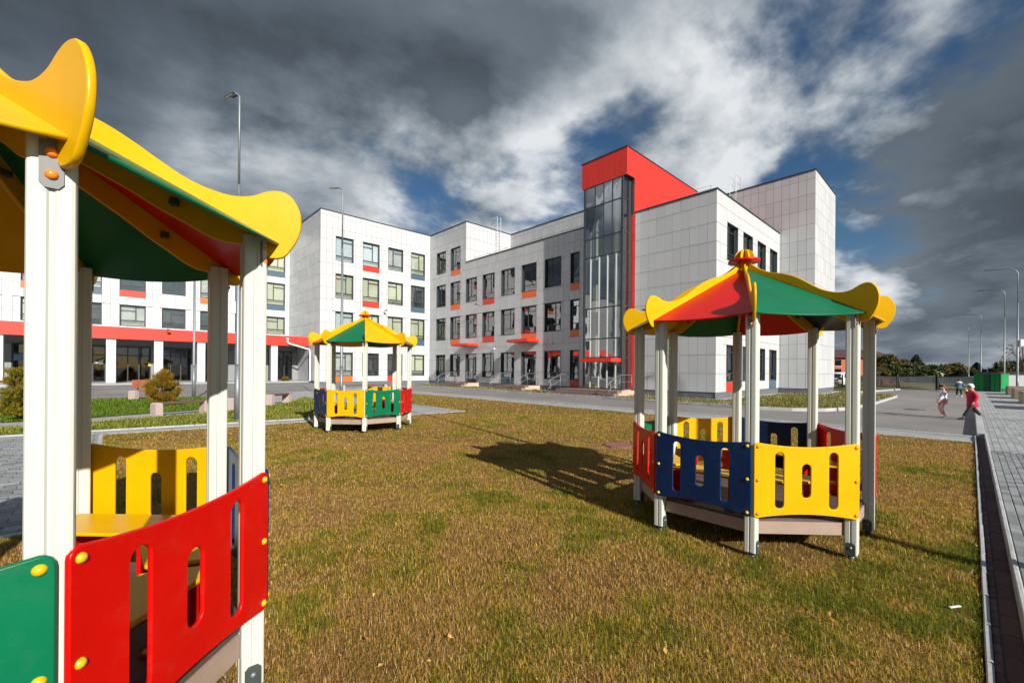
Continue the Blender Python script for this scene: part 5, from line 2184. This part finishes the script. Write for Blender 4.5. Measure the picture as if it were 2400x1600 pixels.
for k in range(5):
    q1 = q0 + (UV(56.5, 15.5) - gl) * 0.2
    MB().box(q1.x - 0.05, q1.x + 0.05, q1.y - 0.05, q1.y + 0.05, -0.1, 1.3).build('fence_post', 'fence_dark', t)
    mesh_panel(t, q0, q1, 0.12, 1.22, 14, 8)
    q0 = q1
# heap of earth in front of the fence
he = MB()
nx_, ny_ = 26, 14
vs, fs = [], []
for j in range(ny_ + 1):
    for i in range(nx_ + 1):
        x, y = -2.6 + 5.2 * i / nx_, -2 + 4 * j / ny_
        r2 = (x / 2.4) ** 2 + (y / 1.9) ** 2
        z = max(0, 1 - r2) ** 0.8 * (0.75 + 0.3 * mnoise.noise(Vector((x * 0.9, y, 3)))) + 0.14 * mnoise.noise(Vector((x * 3, y * 3, 1)))
        vs.append((x, y, max(-0.05, z * min(1, max(0, (1.05 - r2) * 6)))))
for j in range(ny_):
    for i in range(nx_):
        a = j * (nx_ + 1) + i
        fs.append((a, a + 1, a + nx_ + 2, a + nx_ + 1))
he.add(vs, fs)
o = he.build('earth_heap', 'soil', None, tuple(at(2078, 50)), 0.0)
tag(o, 'heap of brown earth before the far fence', 'earth heap')
# green container
t = thing('green_container', 'bright green metal container hut at the end of the walkway', 'container', (37.9, 33.3, 0), math.radians(10))
Wc, Dc, Hc = 0.78, 1.72, 1.47
MB().box(0.02, Wc, 0.0, Dc, 0.0, Hc).build('container_wall', 'container_green', t)
for k in range(5):
    MB().box(-0.01, 0.02, 0.04 + k * 0.34, 0.34 + k * 0.34, 0.08, Hc - 0.06).build('wall_rib', 'container_dark' if k == 2 else 'container_green', t)
MB().box(-0.03, Wc + 0.03, -0.03, Dc + 0.03, Hc, Hc + 0.05).build('roof_edge', 'container_green', t)
MB().box(0.12, Wc - 0.02, -0.03, 0.0, 0.05, 0.38).build('skirt', 'container_dark', t)
for y in (0.0, 0.62):
    MB().box(-0.035, 0.0, y, y + 0.07, 0.03, Hc - 0.02).build('door_post', 'fence_dark', t)
# long white shed behind it
t = thing('white_shed', 'long white shed with dark roof edge at the right edge', 'shed', tuple(at(2345, 50)), -0.5)
MB().box(0, 22, 0, 6, 0.0, 1.55).build('shed_wall', 'shed_white', t)
MB().box(-0.2, 22.2, -0.2, 6.2, 1.55, 1.75).build('shed_roof', 'coping', t)
for k in range(10):
    MB().box(0.1 + k * 2.15, 0.16 + k * 2.15, -0.03, 0.0, 0.1, 1.5).build('wall_seam', 'fence_steel', t)
# low beige shed among the trees
t = thing('beige_shed', 'low beige shed roof among the trees behind the fence', 'shed', tuple(at(2196, 84)), 0.1)
m = MB()
m.box(-1.2, 1.4, 0, 3, 0, 1.35)
m.build('shed_wall', 'shed_beige', t)
m = MB()
m.add([(-1.4, -0.2, 1.3), (1.6, -0.2, 1.3), (1.6, 3.2, 1.3), (-1.4, 3.2, 1.3), (-1.4, 1.5, 1.95), (1.6, 1.5, 1.95)], [(0, 1, 5, 4), (2, 3, 4, 5), (0, 4, 3), (1, 2, 5), (3, 2, 1, 0)])
m.build('shed_roof', 'shed_beige', t)
t = thing('grey_house', 'distant grey roofed house above the beige shed', 'house', tuple(at(2200, 120)), 0.0)
MB().box(-5, 5, 0, 7, 0, 3.0).build('house_wall', 'shed_beige', t)
m = MB()
m.add([(-5.5, -0.5, 2.9), (5.5, -0.5, 2.9), (5.5, 7.5, 2.9), (-5.5, 7.5, 2.9), (-5.5, 3.5, 4.6), (5.5, 3.5, 4.6)], [(0, 1, 5, 4), (2, 3, 4, 5), (0, 4, 3), (1, 2, 5), (3, 2, 1, 0)])
m.build('house_roof', 'fence_steel', t)
# orange house beside the school end
t = thing('orange_house', 'orange-red brick house with dark roof beyond the school end', 'house', tuple(at(2000, 100)), -0.2)
MB().box(-8, 8, 0, 9, 0, 5.0).build('house_wall', 'house_orange', t)
m = MB()
m.add([(-8.6, -0.6, 4.9), (8.6, -0.6, 4.9), (8.6, 9.6, 4.9), (-8.6, 9.6, 4.9), (-6, 4.5, 7.0), (6, 4.5, 7.0)], [(0, 1, 5, 4), (2, 3, 4, 5), (0, 4, 3), (1, 2, 5), (3, 2, 1, 0)])
m.build('house_roof', 'house_roof', t)
for k in range(5):
    for z in (0.9, 3.0):
        x = -6.8 + k * 3.0
        w = MB().box(x, x + 1.3, -0.05, 0.02, z, z + 1.4).build('window', 'car_glass', t)
        MB().box(x - 0.1, x + 1.4, -0.08, -0.05, z - 0.12, z).build('sill', 'shed_white', w)
# block seats by the walkway
for k, (u, lab) in enumerate(((26.6, 'brown stone block seat, nearest of the row at the right edge'), (31.5, 'brown stone block seat, second of the row along the walkway'), (37.5, 'brown stone block seat, third of the row along the walkway'), (44.0, 'brown stone block seat, farthest of the row before the green container'))):
    t = thing('block_seat', lab, 'block seat', tuple(UV(u, -2.2, WALK_Z)), ANG, 'stone block seats along the walkway')
    MB().bbox(0, 2.6, -0.55, 0.55, 0.0, 0.50, 0.03).build('block', 'block_brown', t)
    MB().bbox(0.05, 2.55, -0.5, 0.5, 0.50, 0.56, 0.01).build('seat_top', 'block_brown', t)


# ================================================================== PARKED CAR
def car():
    p = ground(1905, 905)
    t = thing('parked_car', 'white hatchback parked on the grass beyond the school end', 'car', tuple(at(1975, 46)), 0.55)
    Lc, Wd = 4.3, 0.86
    prof = [(-2.1, 0.28), (-2.15, 0.75), (-2.05, 0.98), (-1.75, 1.42), (-1.45, 1.52), (0.0, 1.54), (0.45, 1.46), (1.05, 1.02), (1.9, 0.88), (2.12, 0.72), (2.15, 0.30), (1.75, 0.22), (-1.75, 0.22)]
    m = MB()
    n = len(prof)
    rings = []
    for y, k in ((-Wd, 0.93), (-Wd + 0.07, 1.0), (Wd - 0.07, 1.0), (Wd, 0.93)):
        ring = []
        for x, z in prof:
            zz = 0.6 + (z - 0.6) * (k if z > 0.6 else 1)
            yy = y * (0.86 if z > 1.2 else 1.0)
            ring.append((x * k if k < 1 else x, yy, zz))
        rings.append(ring)
    vs = [q for r_ in rings for q in r_]
    fs = [list(range(n))[::-1], list(range(3 * n, 4 * n))]
    for r_ in range(3):
        for i in range(n):
            fs.append((r_ * n + i, r_ * n + (i + 1) % n, (r_ + 1) * n + (i + 1) % n, (r_ + 1) * n + i))
    m.add(vs, fs, True)
    body = m.build('body', 'car_white', t)
    g = MB()
    g.add([(-2.07, -0.62, 1.0), (-2.07, 0.62, 1.0), (-1.80, 0.56, 1.38), (-1.80, -0.56, 1.38)], [(0, 3, 2, 1)])
    g.build('rear_window', 'car_glass', t)
    g = MB()
    g.add([(1.08, -0.62, 1.03), (1.08, 0.62, 1.03), (0.5, 0.56, 1.45), (0.5, -0.56, 1.45)], [(0, 1, 2, 3)])
    g.build('windscreen', 'car_glass', t)
    for s in (-1, 1):
        g = MB()
        y0, y1 = s * (Wd + 0.004), s * (Wd * 0.86 + 0.006)
        q = [(-1.72, y0 * 0.99, 1.0), (0.85, y0 * 0.99, 1.0), (0.35, y1, 1.38), (-1.45, y1, 1.42)]
        g.add(q, [(0, 1, 2, 3) if s < 0 else (3, 2, 1, 0)])
        g.build('side_window', 'car_glass', t)
        for x in (-1.3, 1.3):
            w = MB().tube([(x, s * (Wd - 0.19), 0.31), (x, s * (Wd + 0.01), 0.31)], 0.31, 18).build('wheel', 'rubber', t)
            MB().tube([(x, s * (Wd + 0.005), 0.31), (x, s * (Wd + 0.02), 0.31)], 0.19, 14).build('rim', 'steel_zinc', w)
        MB().bbox(-2.16, -2.0, s * 0.66 - 0.14, s * 0.66 + 0.14, 0.78, 1.0, 0.02).build('tail_light', 'lamp_red_lens', t)
        MB().bbox(1.95, 2.12, s * 0.62 - 0.15, s * 0.62 + 0.15, 0.66, 0.8, 0.02).build('headlight', 'steel_bright', t)
    MB().bbox(-2.20, -2.13, -0.26, 0.26, 0.52, 0.64, 0.005).build('number_plate', 'paper_white', t)


car()
# ================================================================== PEOPLE
def skinned(name, joints, bones, radii, material, parent, levels=2):
    """continuous tapered surface grown round a skeleton"""
    names = list(joints)
    me = bpy.data.meshes.new(name)
    me.from_pydata([tuple(joints[k]) for k in names], [(names.index(a), names.index(b)) for a, b in bones], [])
    me.materials.append(MATS[material])
    o = link(name, me, parent)
    sk = o.modifiers.new('skin', 'SKIN')
    sk.use_smooth_shade = True
    sk.branch_smoothing = 0.4
    for i, k in enumerate(names):
        d = me.skin_vertices[0].data[i]
        r = radii[k]
        d.radius = r if isinstance(r, tuple) else (r, r)
        d.use_root = (i == 0)
    sub = o.modifiers.new('subdivision', 'SUBSURF')
    sub.levels = 1
    sub.render_levels = levels
    return o


def mix(a, b, t):
    return tuple(a[i] * (1 - t) + b[i] * t for i in range(3))


def person(label, pos, yaw, J, top_mat, leg_mat, shoe_mat, coat=0.0, bulk=1.0, hair='hair_brown', hat=None, face=0.0, head_up=0.0, legs=1.0):
    """J holds the joints in metres: x forwards, y to the left, z up"""
    t = thing('person', label, 'person', tuple(pos), yaw, 'children on the road')
    b = bulk
    Jb = {'pelvis': J['pelvis'], 'chest': J['chest'], 'neck': J['neck'], 'chin': mix(J['neck'], J['head'], 0.35), 'head': J['head'], 'crown': mix(J['neck'], J['head'], 1.42)}
    bones = [('pelvis', 'chest'), ('chest', 'neck'), ('neck', 'chin'), ('chin', 'head'), ('head', 'crown')]
    rad = {'pelvis': 0.075, 'chest': 0.082, 'neck': 0.032, 'chin': 0.056, 'head': 0.080, 'crown': 0.050}
    for s in ('l', 'r'):
        sg = 1 if s == 'l' else -1
        Jb.update({'sh_' + s: J['sh_' + s], 'el_' + s: J['el_' + s], 'wr_' + s: J['wr_' + s], 'palm_' + s: mix(J['el_' + s], J['wr_' + s], 1.28)})
        bones += [('chest', 'sh_' + s), ('sh_' + s, 'el_' + s), ('el_' + s, 'wr_' + s), ('wr_' + s, 'palm_' + s)]
        rad.update({'sh_' + s: 0.040, 'el_' + s: 0.030, 'wr_' + s: 0.021, 'palm_' + s: (0.030, 0.020)})
        e, w = Vector(J['el_' + s]), Vector(J['wr_' + s])
        d = (w - e).normalized()
        side = d.cross(Vector((0, 0, 1)))
        side = side.normalized() if side.length > 0.2 else Vector((0, 1, 0))
        pc = w + d * 0.05
        for fi, (off, ln) in enumerate(((-0.021, 0.032), (-0.007, 0.040), (0.007, 0.038), (0.020, 0.028))):
            a0 = pc + side * off
            a1 = a0 + d * ln + side.cross(d) * 0.004
            a2 = a1 + d * ln * 0.6 + side.cross(d) * 0.014
            for nm, q, r in (('f%da_%s' % (fi, s), a1, 0.0085), ('f%db_%s' % (fi, s), a2, 0.0065)):
                Jb[nm] = tuple(q)
                rad[nm] = r
            bones += [('palm_' + s, 'f%da_%s' % (fi, s)), ('f%da_%s' % (fi, s), 'f%db_%s' % (fi, s))]
        th = w + d * 0.03 + side * 0.034
        Jb['th_' + s] = tuple(th + d * 0.015)
        rad['th_' + s] = 0.0085
        bones.append(('wr_' + s, 'th_' + s))
        Jb.update({'hip_' + s: J['hip_' + s], 'kn_' + s: J['kn_' + s], 'an_' + s: J['an_' + s]})
        bones += [('pelvis', 'hip_' + s), ('hip_' + s, 'kn_' + s), ('kn_' + s, 'an_' + s)]
        rad.update({'hip_' + s: 0.060, 'kn_' + s: 0.042, 'an_' + s: 0.028})
    skinned('body', Jb, bones, rad, 'skin', t)
    # top or coat
    Jt = {'waist': mix(J['pelvis'], J['chest'], 0.1), 'chest': J['chest'], 'collar': mix(J['chest'], J['neck'], 0.75), 'hem': mix(J['chest'], J['pelvis'], 1.2 + coat * 1.35)}
    rt = {'waist': 0.105 * b, 'chest': 0.112 * b, 'collar': 0.052 * b, 'hem': (0.125 + 0.05 * coat) * b}
    bt = [('waist', 'chest'), ('chest', 'collar'), ('waist', 'hem')]
    for s in ('l', 'r'):
        Jt.update({'sh' + s: J['sh_' + s], 'el' + s: J['el_' + s], 'cuff' + s: mix(J['el_' + s], J['wr_' + s], 0.95)})
        rt.update({'sh' + s: 0.060 * b, 'el' + s: 0.048 * b, 'cuff' + s: 0.034 * b})
        bt += [('chest', 'sh' + s), ('sh' + s, 'el' + s), ('el' + s, 'cuff' + s)]
    skinned('jacket', Jt, bt, rt, top_mat, t)
    Jl = {'pelvis': J['pelvis']}
    rl = {'pelvis': 0.098 if legs == 1.0 else 0.08}
    bl = []
    for s in ('l', 'r'):
        Jl.update({'hip' + s: J['hip_' + s], 'kn' + s: J['kn_' + s], 'hem' + s: mix(J['kn_' + s], J['an_' + s], 0.92)})
        rl.update({'hip' + s: 0.074 if legs == 1.0 else 0.062, 'kn' + s: 0.055 * legs, 'hem' + s: 0.043 * legs})
        bl += [('pelvis', 'hip' + s), ('hip' + s, 'kn' + s), ('kn' + s, 'hem' + s)]
    skinned('trousers', Jl, bl, rl, leg_mat, t)
    for s in ('l', 'r'):
        a = Vector(J['an_' + s])
        f = Vector(J.get('toe_' + s, (a.x + 0.12, a.y, a.z - 0.05))) - a
        f.z = 0
        f.normalize()
        zb = a.z - 0.065
        m = MB()
        for kx, (x, w, h) in enumerate(((-0.05, 0.034, 0.075), (0.02, 0.040, 0.085), (0.09, 0.044, 0.055), (0.145, 0.034, 0.036))):
            pass
        rows = []
        sd = Vector((-f.y, f.x, 0))
        for x, w, h in ((-0.06, 0.020, 0.05), (-0.045, 0.036, 0.085), (0.01, 0.040, 0.092), (0.07, 0.046, 0.062), (0.12, 0.044, 0.045), (0.155, 0.020, 0.03)):
            c = Vector((a.x, a.y, zb)) + f * x
            rows.append([c - sd * w, c - sd * w * 0.85 + Vector((0, 0, h * 0.7)), c + Vector((0, 0, h)), c + sd * w * 0.85 + Vector((0, 0, h * 0.7)), c + sd * w])
        vs = [tuple(q) for r_ in rows for q in r_]
        fs = []
        for i in range(len(rows) - 1):
            for j in range(5):
                fs.append((i * 5 + j, (i + 1) * 5 + j, (i + 1) * 5 + (j + 1) % 5, i * 5 + (j + 1) % 5))
        fs += [(0, 1, 2, 3, 4), tuple(range(len(vs) - 1, len(vs) - 6, -1))]
        m.add(vs, fs, True)
        m.build('shoe', shoe_mat, t)
    # head: face and hair
    hd = Vector(J['head'])
    up = (Vector(J['head']) - Vector(J['neck'])).normalized()
    fw = Vector((math.cos(face), math.sin(face), 0))
    fw = (fw - up * fw.dot(up)).normalized()
    if head_up:
        fw = (fw + up * head_up).normalized()
    lf = up.cross(fw)
    m = MB()
    m.dome(hd + fw * 0.074 - up * 0.004, fw, 0.014, 0.026, 8)
    for s in (-1, 1):
        m.dome(hd + lf * s * 0.076 - up * 0.005, lf * s, 0.020, 0.010, 8)
    m.build('nose_and_ears', 'skin', t)
    m = MB()
    for s in (-1, 1):
        m.ball(hd + fw * 0.068 + lf * s * 0.030 + up * 0.012, 0.010, 8, 5)
    m.build('eyes', 'hair_dark', t)
    m = MB()
    m.tube([tuple(hd + fw * 0.070 - up * 0.042 - lf * 0.018), tuple(hd + fw * 0.075 - up * 0.045), tuple(hd + fw * 0.070 - up * 0.042 + lf * 0.018)], 0.005, 5)
    m.build('mouth', 'cloth_coral', t)
    return t, hd, up, fw, lf


def hair_cap(t, hd, up, fw, lf, material, name='hair', low=-0.25, swell=1.0):
    m = MB()
    n, k = 14, 7
    vs, fs = [], []
    for i in range(k + 1):
        for j in range(n):
            w = 2 * PI * j / n
            dirh = fw * math.cos(w) + lf * math.sin(w)
            lim = (0.55 if math.cos(w) > 0.5 else low)
            z = 1 - (1 - lim) * i / k
            z = max(-0.99, min(1, z))
            rr = math.sqrt(max(0.0, 1 - z * z))
            vs.append(tuple(hd + up * 0.018 + (dirh * rr * 0.090 + up * z * 0.098) * swell))
    for i in range(k):
        for j in range(n):
            fs.append((i * n + j, (i + 1) * n + j, (i + 1) * n + (j + 1) % n, i * n + (j + 1) % n))
    m.add(vs, fs, True)
    return m.build(name, material, t)


# girl in a white hoodie leaning back, facing left
J = {'pelvis': (0.02, 0, 0.60), 'chest': (-0.01, 0, 0.83), 'neck': (-0.01, 0, 0.95), 'head': (0.02, 0, 1.06),
     'sh_l': (0.0, 0.12, 0.90), 'el_l': (0.14, 0.20, 0.76), 'wr_l': (0.26, 0.24, 0.62), 'sh_r': (-0.02, -0.12, 0.90), 'el_r': (-0.20, -0.20, 0.78), 'wr_r': (-0.06, -0.20, 0.72),
     'hip_l': (0.02, 0.065, 0.56), 'kn_l': (0.10, 0.07, 0.33), 'an_l': (-0.0, 0.07, 0.065), 'hip_r': (0.02, -0.065, 0.56), 'kn_r': (0.05, -0.07, 0.33), 'an_r': (-0.06, -0.07, 0.065)}
t, hd, up, fw, lf = person('girl in white hoodie and coral trousers standing on the road, hair flying', ground(2210, 977.5, -0.03), PI * 0.93, J, 'cloth_white', 'cloth_coral', 'shoe_white', 0.05, 1.08, face=0.5, head_up=0.35)
hair_cap(t, hd, up, fw, lf, 'hair_brown', low=-0.6, swell=1.05)
m = MB()
m.tube([hd - fw * 0.08 + up * 0.02, hd - fw * 0.15 - up * 0.01, hd - fw * 0.20 - up * 0.09, hd - fw * 0.21 - up * 0.19], [0.035, 0.034, 0.026, 0.008], 8)
m.build('ponytail', 'hair_brown', t)
m = MB()
for s in (1, -1):
    pass
m.tube([(0.085, 0.135, 0.50), (0.145, 0.13, 0.36), (0.09, 0.125, 0.18)], [0.020, 0.022, 0.018], 6)
m.build('trouser_stripe', 'cloth_stripe', t)
m = MB()
m.ball((0.09, 0.03, 0.78), 0.05, 8, 5, 0.5, 1, 1)
m.build('chest_print', 'cloth_coral', t)

# child in a crimson coat striding to the left
J = {'pelvis': (0, 0, 0.60), 'chest': (0.03, 0, 0.84), 'neck': (0.04, 0, 0.96), 'head': (0.06, 0, 1.07),
     'sh_l': (0.03, 0.13, 0.90), 'el_l': (0.0, 0.17, 0.72), 'wr_l': (0.09, 0.17, 0.57), 'sh_r': (0.03, -0.13, 0.90), 'el_r': (-0.06, -0.17, 0.72), 'wr_r': (-0.02, -0.17, 0.56),
     'hip_l': (0.0, 0.07, 0.55), 'kn_l': (0.15, 0.07, 0.32), 'an_l': (0.33, 0.07, 0.05), 'hip_r': (0, -0.07, 0.55), 'kn_r': (-0.12, -0.07, 0.33), 'an_r': (-0.33, -0.07, 0.11)}
t, hd, up, fw, lf = person('child in crimson coat and white hat striding across the kerb', ground(2278, 981, 0.0), PI * 0.96, J, 'cloth_crimson', 'cloth_black', 'cloth_black', 0.55, 1.34, legs=1.2)
hair_cap(t, hd, up, fw, lf, 'cloth_hat', 'hat', low=-0.35, swell=1.16)
MB().tube([hd - up * 0.085 + fw * 0.05, hd - up * 0.10 + lf * 0.06, hd - up * 0.10 - fw * 0.05 + lf * 0.03, hd - up * 0.22 - fw * 0.085], [0.03, 0.03, 0.028, 0.018], 7).build('scarf', 'cloth_scarf', t)

# child walking away with a yellow bag
J = {'pelvis': (0, 0, 0.61), 'chest': (0.02, 0, 0.86), 'neck': (0.02, 0, 0.98), 'head': (0.03, 0, 1.10),
     'sh_l': (0.02, 0.13, 0.92), 'el_l': (0.06, 0.17, 0.75), 'wr_l': (0.14, 0.15, 0.64), 'sh_r': (0.02, -0.13, 0.92), 'el_r': (0.0, -0.22, 0.75), 'wr_r': (0.02, -0.31, 0.60),
     'hip_l': (0, 0.07, 0.57), 'kn_l': (0.10, 0.08, 0.34), 'an_l': (0.16, 0.08, 0.065), 'hip_r': (0, -0.07, 0.57), 'kn_r': (0.0, -0.08, 0.34), 'an_r': (-0.16, -0.08, 0.085)}
pk = ground(2248, 929.5, -0.03)
t, hd, up, fw, lf = person('child in teal jacket and black trousers walking away towards the gate', pk, math.atan2(pk.y, pk.x) + 0.25, J, 'cloth_teal', 'cloth_black', 'shoe_white', 0.1, 1.2, 'hair_dark')
hair_cap(t, hd, up, fw, lf, 'hair_dark', low=-0.5, swell=1.04)
m = MB()
m.tube([(0.03, 0.10, 0.97), (-0.08, 0.07, 0.96), (-0.10, 0, 0.95), (-0.08, -0.07, 0.96), (0.03, -0.10, 0.97)], [0.04, 0.05, 0.06, 0.05, 0.04], 8)
m.build('hood', 'cloth_hat', t)
wrist = Vector((0.03, -0.345, 0.52))
hand_world = t.matrix_basis @ wrist
bag = thing('shopping_bag', 'yellow shopping bag carried by the child walking away', 'bag', tuple(hand_world), 0.6)
MB().bbox(-0.12, 0.12, -0.06, 0.06, -0.30, -0.06, 0.02).build('bag_body', 'bag_yellow', bag)
MB().tube([(-0.06, 0, -0.07), (-0.04, 0, -0.01), (0.04, 0, -0.01), (0.06, 0, -0.07)], 0.008, 6).build('bag_handle', 'bag_yellow', bag)
